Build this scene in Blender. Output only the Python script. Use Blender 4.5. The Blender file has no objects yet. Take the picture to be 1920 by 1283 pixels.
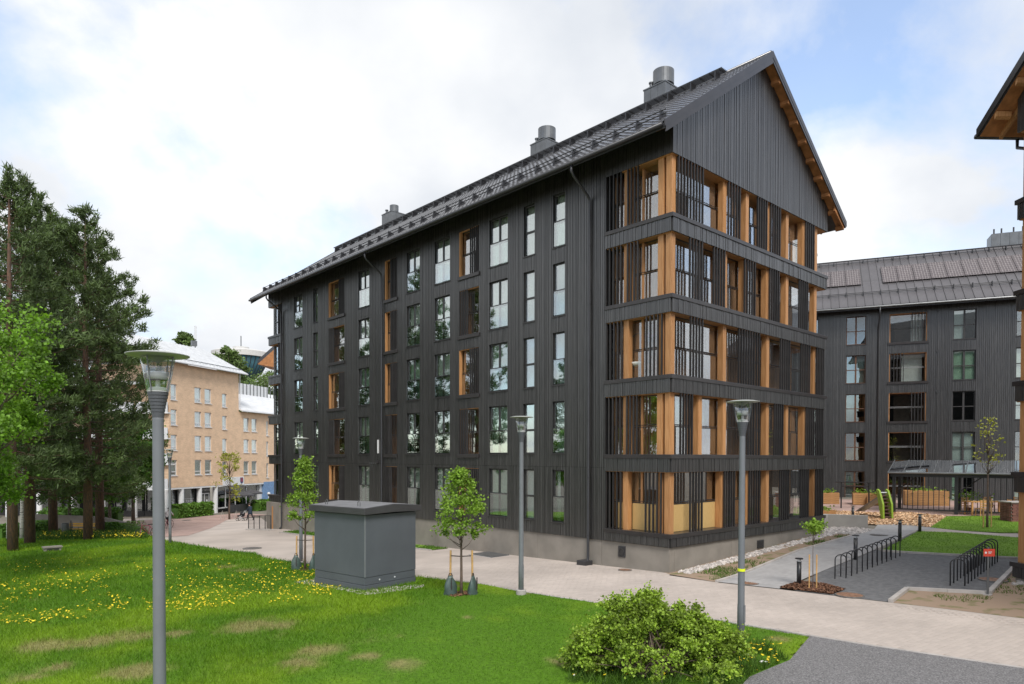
import bpy, bmesh, math, random
import numpy as np
from mathutils import Vector, Matrix
random.seed(7); rng = np.random.default_rng(7)
R = math.radians
SC = bpy.context.scene
COL = SC.collection
# ------------------------------------------------------------------ camera
FPX, PITCH, ROLL, CYP, YAW = 1286.55, -0.01595, 0.00248, 877.64, 0.7389
CAM = np.array([-21.674, -14.979, 4.35])
_F = np.array([math.sin(YAW)*math.cos(PITCH), math.cos(YAW)*math.cos(PITCH), math.sin(PITCH)])
_r = np.array([math.cos(YAW), -math.sin(YAW), 0.0]); _u = np.cross(_r, _F)
CR = math.cos(ROLL)*_r + math.sin(ROLL)*_u; CU = -math.sin(ROLL)*_r + math.cos(ROLL)*_u; CF = _F
cd = bpy.data.cameras.new('Camera'); cam = bpy.data.objects.new('Camera', cd); COL.objects.link(cam)
cd.sensor_fit = 'HORIZONTAL'; cd.sensor_width = 36; cd.lens = FPX/1920*36
cd.shift_y = (CYP-641.5)/1920; cd.clip_start = .1; cd.clip_end = 3000
cam.matrix_world = Matrix(((CR[0], CU[0], -CF[0], CAM[0]), (CR[1], CU[1], -CF[1], CAM[1]), (CR[2], CU[2], -CF[2], CAM[2]), (0, 0, 0, 1)))
SC.camera = cam
# ------------------------------------------------------------------ sky and sun
SUN_EL, SUN_AZ = 50, 209          # azimuth: direction towards the sun, degrees clockwise from +Y
W = bpy.data.worlds.new('World'); SC.world = W; W.use_nodes = True
nt = W.node_tree; nt.nodes.clear()
def wn(t, **k):
    n = nt.nodes.new(t)
    for a, b in k.items(): setattr(n, a, b)
    return n
wo = wn('ShaderNodeOutputWorld'); wb = wn('ShaderNodeBackground'); wb.inputs[1].default_value = .083
sky = wn('ShaderNodeTexSky', sky_type='NISHITA', sun_disc=False, sun_elevation=R(SUN_EL), sun_rotation=R(SUN_AZ), altitude=100, air_density=1.0, dust_density=.6, ozone_density=1.4)
tc = wn('ShaderNodeTexCoord'); sep = wn('ShaderNodeSeparateXYZ'); nt.links.new(tc.outputs['Generated'], sep.inputs[0])
def wm(op, a, b):
    n = wn('ShaderNodeMath', operation=op)
    for i, v in enumerate((a, b)):
        if isinstance(v, (int, float)): n.inputs[i].default_value = v
        else: nt.links.new(v, n.inputs[i])
    return n.outputs[0]
zz = wm('ADD', wm('ABSOLUTE', sep.outputs[2], 0), .5)
cmb = wn('ShaderNodeCombineXYZ'); nt.links.new(wm('DIVIDE', sep.outputs[0], zz), cmb.inputs[0]); nt.links.new(wm('DIVIDE', sep.outputs[1], zz), cmb.inputs[1])
mp = wn('ShaderNodeMapping'); mp.inputs['Location'].default_value = (19.2, 4.2, 3.1); mp.inputs['Rotation'].default_value = (0, 0, R(-42)); mp.inputs['Scale'].default_value = (1, 1, 1)
nt.links.new(cmb.outputs[0], mp.inputs[0])
n1 = wn('ShaderNodeTexNoise'); n1.inputs['Scale'].default_value = 1.9; n1.inputs['Detail'].default_value = 10; n1.inputs['Roughness'].default_value = .56; n1.inputs['Distortion'].default_value = .2
nt.links.new(mp.outputs[0], n1.inputs['Vector'])
n2 = wn('ShaderNodeTexNoise'); n2.inputs['Scale'].default_value = 3.0; n2.inputs['Detail'].default_value = 6
nt.links.new(mp.outputs[0], n2.inputs['Vector'])
cr = wn('ShaderNodeValToRGB'); cr.color_ramp.elements[0].position = .36; cr.color_ramp.elements[0].color = (.20, .20, .20, 1); cr.color_ramp.elements[1].position = .51; cr.color_ramp.elements[1].color = (1, 1, 1, 1)
nt.links.new(n1.outputs[0], cr.inputs[0])
cc = wn('ShaderNodeValToRGB'); cc.color_ramp.elements[0].position = .30; cc.color_ramp.elements[0].color = (.66, .695, .75, 1); cc.color_ramp.elements[1].position = .63; cc.color_ramp.elements[1].color = (.93, .935, .94, 1)
nt.links.new(n2.outputs[0], cc.inputs[0])
cs = wn('ShaderNodeVectorMath', operation='SCALE'); cs.inputs['Scale'].default_value = 8.8; nt.links.new(cc.outputs[0], cs.inputs[0])
sk2 = wn('ShaderNodeVectorMath', operation='SCALE'); sk2.inputs['Scale'].default_value = 2.3; nt.links.new(sky.outputs[0], sk2.inputs[0])
mx = wn('ShaderNodeMix', data_type='RGBA'); nt.links.new(cr.outputs[0], mx.inputs[0]); nt.links.new(sk2.outputs[0], mx.inputs[6]); nt.links.new(cs.outputs[0], mx.inputs[7])
nt.links.new(mx.outputs[2], wb.inputs[0]); nt.links.new(wb.outputs[0], wo.inputs[0])
sl = bpy.data.lights.new('sun', 'SUN'); so = bpy.data.objects.new('sun', sl); COL.objects.link(so)
sl.energy = 2.0; sl.angle = R(20); sl.color = (1, .96, .9)
_az, _el = R(SUN_AZ), R(SUN_EL)
so.rotation_euler = Vector((math.sin(_az)*math.cos(_el), math.cos(_az)*math.cos(_el), math.sin(_el))).to_track_quat('Z', 'Y').to_euler()
so.location = (-20, -20, 40)
SC.render.engine = 'CYCLES'
SC.view_settings.view_transform = 'Standard'; SC.view_settings.look = 'None'; SC.view_settings.exposure = 0.68; SC.view_settings.gamma = 1
SC.view_settings.use_curve_mapping = False
SC.cycles.use_denoising = True; SC.cycles.max_bounces = 7; SC.cycles.transparent_max_bounces = 14; SC.cycles.diffuse_bounces = 3; SC.cycles.glossy_bounces = 3
SC.cycles.sample_clamp_indirect = 6; SC.cycles.caustics_reflective = False; SC.cycles.caustics_refractive = False
# ------------------------------------------------------------------ terrain heights
def sm(a, b, t):
    t = np.clip((np.asarray(t, float)-a)/(b-a), 0, 1); return t*t*(3-2*t)
def g(x, y):
    x = np.asarray(x, float); y = np.asarray(y, float)
    fall = np.interp(y, [0, 34, 52, 60, 75, 200], [0, -1.03, -2.1, -2.5, -2.7, -3.0])
    rise = np.interp(x, [0, 13, 29, 60], [0, .54, 1.25, 1.5])
    far = sm(38, 46, y); w = 1-(1-far)*sm(1, 11, x)
    return fall*w+rise*(1-far)
def ray(px, py): return CR*(px-960)/FPX-CU*(py-CYP)/FPX+CF
def P(px, py):
    "the ground point seen in direction (px, py) of the 1920 px photograph"
    z = 0.; d = ray(px, py)
    for _ in range(50):
        p = CAM+d*((z-CAM[2])/d[2]); z = .5*z+.5*float(g(p[0], p[1]))
    return Vector((p[0], p[1], float(g(p[0], p[1]))))
def zat(px, py, p):
    "height seen at (px, py) at the depth of point p"
    d = ray(px, py); t = float((np.array(p)-CAM)@CF)/float(d@CF); return float((CAM+d*t)[2])
def pxm(p): return FPX/float((np.array(p)-CAM)@CF)
# ------------------------------------------------------------------ materials
MATS = {}
def mat(name, col, rough=.7, var=.15, scale=4., col2=None, island=0., orand=0., bump=0., bscale=60., metal=0., stretch=(1, 1, 1), spec=.5, contrast=(.35, .65), detail=5, transl=None, tex=None):
    m = bpy.data.materials.new(name); m.use_nodes = True; t = m.node_tree; b = t.nodes['Principled BSDF']
    L = t.links.new
    co = t.nodes.new('ShaderNodeTexCoord'); mpg = t.nodes.new('ShaderNodeMapping'); mpg.inputs['Scale'].default_value = stretch; L(co.outputs['Object'], mpg.inputs[0])
    no = t.nodes.new('ShaderNodeTexNoise'); no.inputs['Scale'].default_value = scale; no.inputs['Detail'].default_value = detail; L(mpg.outputs[0], no.inputs['Vector'])
    ra = t.nodes.new('ShaderNodeValToRGB'); e = ra.color_ramp.elements; e[0].position, e[1].position = contrast
    c2 = col2 or tuple(min(1, c*(1+var)) for c in col); c1 = col if col2 else tuple(c*(1-var) for c in col)
    e[0].color = (*c1, 1); e[1].color = (*c2, 1); L(no.outputs[0], ra.inputs[0]); out = ra.outputs[0]
    for amt, src in ((island, 'g'), (orand, 'o')):
        if amt:
            if src == 'g': n = t.nodes.new('ShaderNodeNewGeometry'); v = n.outputs['Random Per Island']
            else: n = t.nodes.new('ShaderNodeObjectInfo'); v = n.outputs['Random']
            mr = t.nodes.new('ShaderNodeMapRange'); mr.inputs[3].default_value = 1-amt; mr.inputs[4].default_value = 1+amt; L(v, mr.inputs[0])
            vm = t.nodes.new('ShaderNodeVectorMath'); vm.operation = 'SCALE'; L(out, vm.inputs[0]); L(mr.outputs[0], vm.inputs['Scale']); out = vm.outputs[0]
    if tex == 'brick' or tex == 'paver':
        br = t.nodes.new('ShaderNodeTexBrick'); br.inputs['Color1'].default_value = (1, 1, 1, 1); br.inputs['Color2'].default_value = (.86, .86, .86, 1)
        br.inputs['Mortar'].default_value = (.72, .7, .68, 1) if tex == 'brick' else (.86, .85, .84, 1); br.inputs['Scale'].default_value = 1
        br.inputs['Mortar Size'].default_value = .012; br.inputs['Brick Width'].default_value = .28; br.inputs['Row Height'].default_value = .085 if tex == 'brick' else .14
        m2 = t.nodes.new('ShaderNodeMapping'); L(co.outputs['Object'], m2.inputs[0]); m2.inputs['Rotation'].default_value = (R(90), 0, 0) if tex == 'brick' else (0, 0, R(7))
        L(m2.outputs[0], br.inputs['Vector'])
        mm = t.nodes.new('ShaderNodeMix'); mm.data_type = 'RGBA'; mm.blend_type = 'MULTIPLY'; mm.inputs[0].default_value = 1; L(out, mm.inputs[6]); L(br.outputs[0], mm.inputs[7]); out = mm.outputs[2]
    L(out, b.inputs['Base Color'])
    b.inputs['Roughness'].default_value = rough; b.inputs['Metallic'].default_value = metal; b.inputs['Specular IOR Level'].default_value = spec
    if bump:
        nb = t.nodes.new('ShaderNodeTexNoise'); nb.inputs['Scale'].default_value = bscale; nb.inputs['Detail'].default_value = 4; L(mpg.outputs[0], nb.inputs['Vector'])
        bp = t.nodes.new('ShaderNodeBump'); bp.inputs['Strength'].default_value = bump; bp.inputs['Distance'].default_value = .02; L(nb.outputs[0], bp.inputs['Height']); L(bp.outputs[0], b.inputs['Normal'])
    if transl:
        tr = t.nodes.new('ShaderNodeBsdfTranslucent'); vm = t.nodes.new('ShaderNodeMix'); vm.data_type = 'RGBA'; vm.blend_type = 'MULTIPLY'; vm.inputs[0].default_value = 1; L(out, vm.inputs[6]); vm.inputs[7].default_value = (1.3, 1.25, .7, 1)
        L(vm.outputs[2], tr.inputs[0]); ms = t.nodes.new('ShaderNodeMixShader'); ms.inputs[0].default_value = transl
        L(b.outputs[0], ms.inputs[1]); L(tr.outputs[0], ms.inputs[2]); L(ms.outputs[0], t.nodes['Material Output'].inputs[0])
    MATS[name] = m; return m
def glassmat(name, tint, refl, rough=.01, wav=.012):
    m = bpy.data.materials.new(name); m.use_nodes = True; t = m.node_tree; t.nodes.clear(); L = t.links.new
    o = t.nodes.new('ShaderNodeOutputMaterial'); tr = t.nodes.new('ShaderNodeBsdfTransparent'); tr.inputs[0].default_value = (*tint, 1)
    gl = t.nodes.new('ShaderNodeBsdfGlossy'); gl.inputs['Roughness'].default_value = rough; gl.inputs[0].default_value = (.94, .97, 1, 1)
    lw = t.nodes.new('ShaderNodeLayerWeight'); lw.inputs[0].default_value = .35; mr = t.nodes.new('ShaderNodeMapRange'); mr.inputs[3].default_value = refl; mr.inputs[4].default_value = min(1, refl+.55)
    L(lw.outputs['Facing'], mr.inputs[0])
    co = t.nodes.new('ShaderNodeTexCoord'); nb = t.nodes.new('ShaderNodeTexNoise'); nb.inputs['Scale'].default_value = 1.3; nb.inputs['Detail'].default_value = 1; L(co.outputs['Object'], nb.inputs['Vector'])
    bp = t.nodes.new('ShaderNodeBump'); bp.inputs['Strength'].default_value = wav; bp.inputs['Distance'].default_value = .1; L(nb.outputs[0], bp.inputs['Height']); L(bp.outputs[0], gl.inputs['Normal'])
    ms = t.nodes.new('ShaderNodeMixShader'); L(mr.outputs[0], ms.inputs[0]); L(tr.outputs[0], ms.inputs[1]); L(gl.outputs[0], ms.inputs[2]); L(ms.outputs[0], o.inputs[0])
    MATS[name] = m; return m
mat('cladding', (.033, .0315, .031), .28, .3, 3, island=.25, bump=.25, bscale=26, stretch=(6, 6, .5), spec=1.0)
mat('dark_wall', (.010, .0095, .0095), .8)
mat('ledge', (.034, .030, .030), .3, .15, 2)
mat('slat', (.028, .026, .026), .5, .25, 5, orand=.25, stretch=(4, 4, .4))
mat('glulam', (.53, .275, .115), .55, .0, 5, col2=(.40, .185, .065), orand=.12, stretch=(7, 7, .35), bump=.1, bscale=20)
mat('plywood', (.44, .215, .088), .6, .25, 3, island=.1, stretch=(5, 5, .5))
mat('soffit_wood', (.40, .17, .06), .65, .2, 4)
mat('plinth', (.235, .212, .182), .85, .13, 1.1, bump=.12, bscale=45, orand=.05, detail=8)
mat('roof_dark', (.045, .045, .048), .5)
mat('roof_tile', (.055, .053, .057), .24, .3, 9, bump=.06, bscale=50, spec=.8)
mat('dark_metal', (.03, .03, .033), .38, .1, 3, spec=.6)
mat('zinc', (.155, .16, .165), .38, .12, 2, metal=.55)
mat('frame', (.035, .033, .033), .45)
mat('brown_frame', (.10, .045, .022), .5)
mat('curtain', (.78, .80, .76), .9, .08, 6)
mat('curtain_green', (.50, .66, .53), .9, .1, 5)
mat('blind', (.70, .74, .76), .7, .06, 5)
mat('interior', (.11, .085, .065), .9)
mat('reed', (.66, .45, .19), .8, .0, 5, col2=(.46, .29, .10), stretch=(60, 60, .9))
glassmat('glass', (.90, .95, .92), .17)
glassmat('glass_balcony', (.93, .95, .94), .11)
glassmat('glass_rail', (.86, .92, .89), .16)
glassmat('glass_dark', (.6, .65, .65), .12)
mat('black_steel', (.022, .022, .024), .35, .1, 4)
mat('white_paint', (.72, .72, .72), .5, .05)
mat('white_metal', (.62, .63, .64), .4, .05)
mat('lawn', (.13, .24, .012), .9, .2, .6)
mat('soil', (.30, .215, .15), .95, .0, 1.6, col2=(.135, .14, .045), contrast=(.52, .66), bump=.5, bscale=30, detail=9)
mat('paving', (.44, .38, .335), .85, .14, .35, detail=10)
mat('paver', (.45, .39, .345), .85, .12, .35, orand=.05, island=.05, bump=.1, bscale=60)
mat('paving_grey', (.37, .36, .355), .85, .1, .7, tex='paver')
mat('paving_red', (.40, .275, .235), .85, .13, .5, tex='paver')
mat('stone_dust', (.13, .13, .133), .95, .18, 6, bump=.5, bscale=90, detail=9)
mat('gravel', (.115, .112, .112), .95, .0, 34, col2=(.27, .26, .26), contrast=(.40, .66), bump=.9, bscale=60, detail=6)
mat('kerb', (.40, .37, .345), .85, .1, 3, orand=.08)
mat('chips', (.60, .41, .25), .9, .2, 3, island=.4)
mat('mulch', (.15, .072, .040), .9, .2, 3, island=.5)
mat('pebble', (.44, .40, .37), .85, .2, 3, island=.35)
mat('earth', (.17, .15, .12), .95, .2, 2)
# ------------------------------------------------------------------ mesh helpers
class MB:
    def __init__(s): s.v = []; s.f = []
    def add(s, vs, fs):
        n = len(s.v); s.v += [tuple(map(float, p)) for p in vs]; s.f += [tuple(i+n for i in f) for f in fs]; return s
    def box(s, x0, x1, y0, y1, z0, z1):
        return s.add([(x0, y0, z0), (x1, y0, z0), (x1, y1, z0), (x0, y1, z0), (x0, y0, z1), (x1, y0, z1), (x1, y1, z1), (x0, y1, z1)],
                     [(0, 3, 2, 1), (4, 5, 6, 7), (0, 1, 5, 4), (1, 2, 6, 5), (2, 3, 7, 6), (3, 0, 4, 7)])
    def prism(s, poly, z0, z1):
        n = len(poly); z0 = z0 if hasattr(z0, '__len__') else [z0]*n; z1 = z1 if hasattr(z1, '__len__') else [z1]*n
        return s.add([(p[0], p[1], z0[i]) for i, p in enumerate(poly)]+[(p[0], p[1], z1[i]) for i, p in enumerate(poly)],
                     [tuple(range(n-1, -1, -1)), tuple(range(n, 2*n))]+[(i, (i+1) % n, n+(i+1) % n, n+i) for i in range(n)])
    def extr_y(s, poly, y0, y1):          # poly in (x, z), extruded along y
        n = len(poly)
        return s.add([(x, y0, z) for x, z in poly]+[(x, y1, z) for x, z in poly],
                     [tuple(range(n)), tuple(range(2*n-1, n-1, -1))]+[(n+i, n+(i+1) % n, (i+1) % n, i) for i in range(n)])
    def tube(s, pts, r, n=8, cap=True):
        pts = [Vector(p) for p in pts]; rs = r if hasattr(r, '__len__') else [r]*len(pts); vs = []; fs = []
        ref = None
        for i, p in enumerate(pts):
            d = (pts[min(i+1, len(pts)-1)]-pts[max(i-1, 0)]).normalized()
            if ref is None: ref = Vector((0, 0, 1)) if abs(d.z) < .9 else Vector((1, 0, 0))
            a = d.cross(ref).normalized(); b = d.cross(a).normalized(); ref = -b if False else a.cross(d)
            for k in range(n):
                t = 2*math.pi*k/n; vs.append(p+(a*math.cos(t)+b*math.sin(t))*rs[i])
            if i:
                o = (i-1)*n; fs += [(o+k, o+(k+1) % n, o+n+(k+1) % n, o+n+k) for k in range(n)]
        if cap: fs += [tuple(range(n-1, -1, -1)), tuple(range(len(pts)*n-n, len(pts)*n))]
        return s.add(vs, fs)
    def lathe(s, prof, n=16, c=(0, 0, 0)):
        vs = []; fs = []
        for i, (r, z) in enumerate(prof):
            vs += [(c[0]+r*math.cos(2*math.pi*k/n), c[1]+r*math.sin(2*math.pi*k/n), c[2]+z) for k in range(n)]
            if i: o = (i-1)*n; fs += [(o+k, o+(k+1) % n, o+n+(k+1) % n, o+n+k) for k in range(n)]
        if prof[0][0] > 1e-4: fs.append(tuple(range(n-1, -1, -1)))
        if prof[-1][0] > 1e-4: fs.append(tuple(range(len(prof)*n-n, len(prof)*n)))
        return s.add(vs, fs)
    def mesh(s, name, m=None, smooth=False):
        me = bpy.data.meshes.new(name); me.from_pydata(s.v, [], s.f)
        if m: me.materials.append(MATS[m])
        if smooth: me.shade_smooth()
        me.update(); return me
    def build(s, name, m, parent=None, loc=(0, 0, 0), smooth=False, bevel=0):
        o = put(name, s.mesh(name, m, smooth), parent, loc)
        if bevel:
            b = o.modifiers.new('bevel', 'BEVEL'); b.width = bevel; b.segments = 2; b.limit_method = 'ANGLE'
        return o
def put(name, me, parent=None, loc=(0, 0, 0), rz=0, scale=None, rot=None):
    o = bpy.data.objects.new(name, me); COL.objects.link(o); o.location = loc; o.rotation_euler = rot or (0, 0, rz)
    if scale: o.scale = scale if hasattr(scale, '__len__') else (scale,)*3
    if parent: o.parent = parent
    return o
def tag(o, label=None, cat=None, group=None, kind=None):
    for k, v in (('label', label), ('category', cat), ('group', group), ('kind', kind)):
        if v: o[k] = v
    return o
def thing(name, label, cat, loc=(0, 0, 0), rz=0, group=None):
    o = bpy.data.objects.new(name, None); COL.objects.link(o); o.location = loc; o.rotation_euler = (0, 0, rz); o.empty_display_size = .3
    return tag(o, label, cat, group)
def copy_tree(o, parent=None):
    c = o.copy(); COL.objects.link(c)
    if parent: c.parent = parent
    for ch in list(o.children): copy_tree(ch, c)
    return c
def np_mesh(name, V, Fc, m, smooth=False):
    V = np.asarray(V, np.float32); Fc = np.asarray(Fc, np.int32); k = Fc.shape[1]
    me = bpy.data.meshes.new(name); me.vertices.add(len(V)); me.vertices.foreach_set('co', V.ravel())
    me.loops.add(Fc.size); me.loops.foreach_set('vertex_index', Fc.ravel())
    me.polygons.add(len(Fc)); me.polygons.foreach_set('loop_start', np.arange(0, Fc.size, k, dtype=np.int32)); me.polygons.foreach_set('loop_total', np.full(len(Fc), k, np.int32))
    if m: me.materials.append(MATS[m] if isinstance(m, str) else m)
    me.update(calc_edges=True); me.validate()
    me.shade_smooth() if smooth else me.shade_flat()
    return me
def unit(a): return a/np.maximum(np.linalg.norm(a, axis=-1, keepdims=True), 1e-9)
def leaf_mesh(name, C, size, m, aspect=.45, up=.35, r=None):
    "diamond leaves, each its own island, at the points C"
    r = r or rng; C = np.asarray(C); N = len(C); nrm = unit(r.normal(size=(N, 3))+np.array([0, 0, up*2])); a = unit(np.cross(nrm, r.normal(size=(N, 3)))); b = np.cross(nrm, a)
    s = size*r.uniform(.65, 1.25, (N, 1)); V = np.stack([C-a*s*.5, C+b*s*aspect*.9-a*s*.05+nrm*s*.08, C+a*s*.5-nrm*s*.1, C-b*s*aspect*.9-a*s*.05+nrm*s*.08], 1).reshape(-1, 3)
    return np_mesh(name, V, np.arange(4*N).reshape(-1, 4), m)
def inpoly(x, y, poly):
    c = np.zeros(np.shape(x), bool); n = len(poly); j = n-1
    for i in range(n):
        xi, yi, xj, yj = poly[i][0], poly[i][1], poly[j][0], poly[j][1]
        c ^= ((yi > y) != (yj > y)) & (x < (xj-xi)*(y-yi)/((yj-yi) or 1e-9)+xi); j = i
    return c
def drape(name, pts, off, m, step=1.6, kind='structure'):
    bm = bmesh.new(); vs = [bm.verts.new((p[0], p[1], 0)) for p in pts]; f = bm.faces.new(vs)
    bmesh.ops.triangulate(bm, faces=[f])
    for _ in range(7):
        L = [e for e in bm.edges if e.calc_length() > step]
        if not L: break
        bmesh.ops.subdivide_edges(bm, edges=L, cuts=1); bmesh.ops.triangulate(bm, faces=bm.faces[:])
    bm.normal_update()
    if sum(f.normal.z for f in bm.faces) < 0: bmesh.ops.reverse_faces(bm, faces=bm.faces[:])
    for v in bm.verts: v.co.z = float(g(v.co.x, v.co.y))+off
    me = bpy.data.meshes.new(name); bm.to_mesh(me); bm.free(); me.materials.append(MATS[m])
    o = put(name, me)
    if kind: o['kind'] = kind
    return o
# ------------------------------------------------------------------ ground
xs = np.unique(np.concatenate([np.linspace(-1200, -60, 12), np.arange(-60, 61, 1.5), np.linspace(62, 1200, 12)]))
ys = np.unique(np.concatenate([np.linspace(-600, -40, 8), np.arange(-40, 111, 1.5), np.linspace(112, 1500, 14)]))
X, Y = np.meshgrid(xs, ys); Z = g(X, Y)-.035; nx = len(xs); ny = len(ys)
idx = np.arange(nx*ny).reshape(ny, nx)
tag(put('ground', np_mesh('ground', np.stack([X, Y, Z], -1).reshape(-1, 3), np.stack([idx[:-1, :-1], idx[:-1, 1:], idx[1:, 1:], idx[1:, :-1]], -1).reshape(-1, 4), 'earth')), kind='structure')
PLAZA_LOW = [(308, 1013), (352, 1021), (418, 1032), (480, 1038), (497, 1047), (540, 1053), (620, 1063), (700, 1072), (781, 1082), (840, 1089), (910, 1097), (970, 1109), (1029, 1118), (1111, 1130), (1200, 1143), (1290, 1157), (1357, 1167), (1395, 1174), (1465, 1185), (1520, 1195), (1617, 1211), (1698, 1223), (1833, 1243.6), (1920, 1256)]
low = [P(*p) for p in PLAZA_LOW]
dirR = (low[-1]-low[-3]).normalized()
plaza_pts = low+[low[-1]+dirR*8]+[P(1920, 1160)+Vector((.8, -8, 0)), P(1920, 1160), P(1765, 1141), P(1670, 1130), P(1565, 1117.5), P(1461, 1105), P(1343, 1092), P(1255, 1079)]
plaza_pts += [Vector((.05, 0, 0)), Vector((.05, 34, 0)), Vector((1, 37.5, 0)), Vector((9, 60, 0)), Vector((3, 69, 0)), Vector((-24, 74, 0)), Vector((-24, 56, 0)), Vector((-6, 46, 0)), P(265, 1006)]
plaza = drape('plaza', plaza_pts, .0, 'paving', 1.2)
drape('red_paving', [P(308, 1007), P(352, 1005), P(395, 991), P(425, 975), P(500, 966), P(455, 962), P(385, 968), P(330, 972), P(300, 974), P(150, 985), P(60, 990), P(60, 1000), P(250, 1003)], .014, 'paving_red')
# lawn: wear is a property of the turf, so it is stored on the mesh and shared by the blades
LAWN = [P(1410, 1270), P(1449, 1254), P(1481, 1241), P(1503, 1214), P(1520, 1195)]+low[18::-1]+[P(285, 1006), P(240, 1003), P(150, 1004), P(60, 1000), P(-60, 1000), Vector((-26, 30, 0)), Vector((-34, 8, 0)), Vector((-24, -8, 0)), Vector((-14.5, -12.5, 0)), P(1370, 1310)]
def vnoise(x, y, s, seed):
    r2 = np.random.default_rng(seed); T = r2.random((256, 256)); x = np.asarray(x)*s+100; y = np.asarray(y)*s+100
    i = np.floor(x).astype(int); j = np.floor(y).astype(int); fx = x-i; fy = y-j; fx = fx*fx*(3-2*fx); fy = fy*fy*(3-2*fy)
    a = T[i % 256, j % 256]; b = T[(i+1) % 256, j % 256]; c = T[i % 256, (j+1) % 256]; d = T[(i+1) % 256, (j+1) % 256]
    return (a*(1-fx)+b*fx)*(1-fy)+(c*(1-fx)+d*fx)*fy
def fbm(x, y, s, seed): return .5*vnoise(x, y, s, seed)+.3*vnoise(x, y, 2.1*s, seed+1)+.2*vnoise(x, y, 4.7*s, seed+2)
DRY = [(P(480, 1178), 1.5), (P(530, 1172), 1.0), (P(600, 1220), .75), (P(250, 1198), 1.0), (P(180, 1205), 1.0), (P(90, 1214), 1.1), (P(60, 1275), .6), (P(430, 1065), .8), (P(470, 1072), .8), (P(690, 1232), .5), (P(560, 1245), .5), (P(1060, 1245), .6), (P(330, 1190), .7), (P(860, 1100), .35), (P(1460, 1200), .4), (P(990, 1115), .3), (P(250, 1262), .8), (P(110, 1255), .7), (P(760, 1250), .6), (P(880, 1160), .4)]
def dryness(x, y):
    d = np.zeros(np.shape(x))
    for p, s in DRY: s = s*.72; d = np.maximum(d, np.exp(-(((x-p.x)/s)**2+((y-p.y)/s)**2)))
    n_ = fbm(x, y, 1.1, 3); f_ = fbm(x, y, 5.5, 13)
    return np.clip(sm(.36, .80, .52*d+.62*n_+.35*(f_-.5)-.10), 0, .68)
lx = [p[0] for p in LAWN]; lyy = [p[1] for p in LAWN]
st = .22; gx_ = np.arange(min(lx)-1, max(lx)+1, st); gy_ = np.arange(min(lyy)-1, max(lyy)+1, st)
GX, GY = np.meshgrid(gx_, gy_)
inside = inpoly(GX[:-1, :-1]+st/2, GY[:-1, :-1]+st/2, LAWN)
GI = np.arange(GX.size).reshape(GX.shape); Fq = np.stack([GI[:-1, :-1], GI[:-1, 1:], GI[1:, 1:], GI[1:, :-1]], -1)[inside]
used = np.unique(Fq); rem = np.zeros(GX.size, int); rem[used] = np.arange(len(used))
VX, VY = GX.ravel()[used], GY.ravel()[used]
lm = np_mesh('lawn', np.stack([VX, VY, g(VX, VY)+.022+.016*(fbm(VX, VY, .5, 9)-.5)], -1), rem[Fq], None, True)
ca = lm.color_attributes.new('turf', 'FLOAT_COLOR', 'POINT')
GREEN = np.array([.090, .200, .008]); GREEN2 = np.array([.180, .295, .012]); BROWN = np.array([.30, .235, .110])
def turf(x, y):
    k = sm(.35, .7, fbm(x, y, .35, 21))[:, None]; c = GREEN*(1-k)+GREEN2*k; d = dryness(x, y)[:, None]
    return c*(1-d)+BROWN*d
cc4 = np.ones((len(VX), 4), np.float32); cc4[:, :3] = turf(VX, VY)*.8; ca.data.foreach_set('color', cc4.ravel())
def attrmat(name, attr, rough=.85, transl=0., gain=1.):
    m = bpy.data.materials.new(name); m.use_nodes = True; t = m.node_tree; b = t.nodes['Principled BSDF']; a = t.nodes.new('ShaderNodeAttribute'); a.attribute_name = attr
    n = t.nodes.new('ShaderNodeTexNoise'); n.inputs['Scale'].default_value = 14; n.inputs['Detail'].default_value = 5; co = t.nodes.new('ShaderNodeTexCoord'); t.links.new(co.outputs['Object'], n.inputs['Vector'])
    mr = t.nodes.new('ShaderNodeMapRange'); mr.inputs[1].default_value = .3; mr.inputs[2].default_value = .7; mr.inputs[3].default_value = .72*gain; mr.inputs[4].default_value = 1.25*gain; t.links.new(n.outputs[0], mr.inputs[0])
    v = t.nodes.new('ShaderNodeVectorMath'); v.operation = 'SCALE'; t.links.new(a.outputs['Color'], v.inputs[0]); t.links.new(mr.outputs[0], v.inputs['Scale']); t.links.new(v.outputs[0], b.inputs['Base Color'])
    b.inputs['Roughness'].default_value = rough; b.inputs['Specular IOR Level'].default_value = .25
    if transl:
        tr = t.nodes.new('ShaderNodeBsdfTranslucent'); t.links.new(v.outputs[0], tr.inputs[0]); ms = t.nodes.new('ShaderNodeMixShader'); ms.inputs[0].default_value = transl
        t.links.new(b.outputs[0], ms.inputs[1]); t.links.new(tr.outputs[0], ms.inputs[2]); t.links.new(ms.outputs[0], t.nodes['Material Output'].inputs[0])
    MATS[name] = m; return m
lm.materials.append(attrmat('turf', 'turf')); attrmat('blade', 'blade', .6, .3)
tag(put('lawn', lm), kind='structure')
def blades(name, x, y, h, w, col, z0=0.02):
    N = len(x); a = rng.uniform(0, 2*math.pi, N); lean = rng.normal(0, .45, (N, 2)); hh = h*rng.uniform(.4, 1.55, N); ww = w*rng.uniform(.7, 1.3, N)
    dx, dy = np.cos(a)*ww/2, np.sin(a)*ww/2; z = g(x, y)+z0-.015
    V = np.stack([np.stack([x-dx, y-dy, z], -1), np.stack([x+dx, y+dy, z], -1), np.stack([x+lean[:, 0]*hh, y+lean[:, 1]*hh, z+hh], -1)], 1).reshape(-1, 3)
    me = np_mesh(name, V, np.arange(3*N).reshape(-1, 3), 'blade'); ca = me.color_attributes.new('blade', 'FLOAT_COLOR', 'POINT')
    c = np.ones((3*N, 4), np.float32); c[:, :3] = np.repeat(col, 3, 0); ca.data.foreach_set('color', c.ravel()); return me
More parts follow.
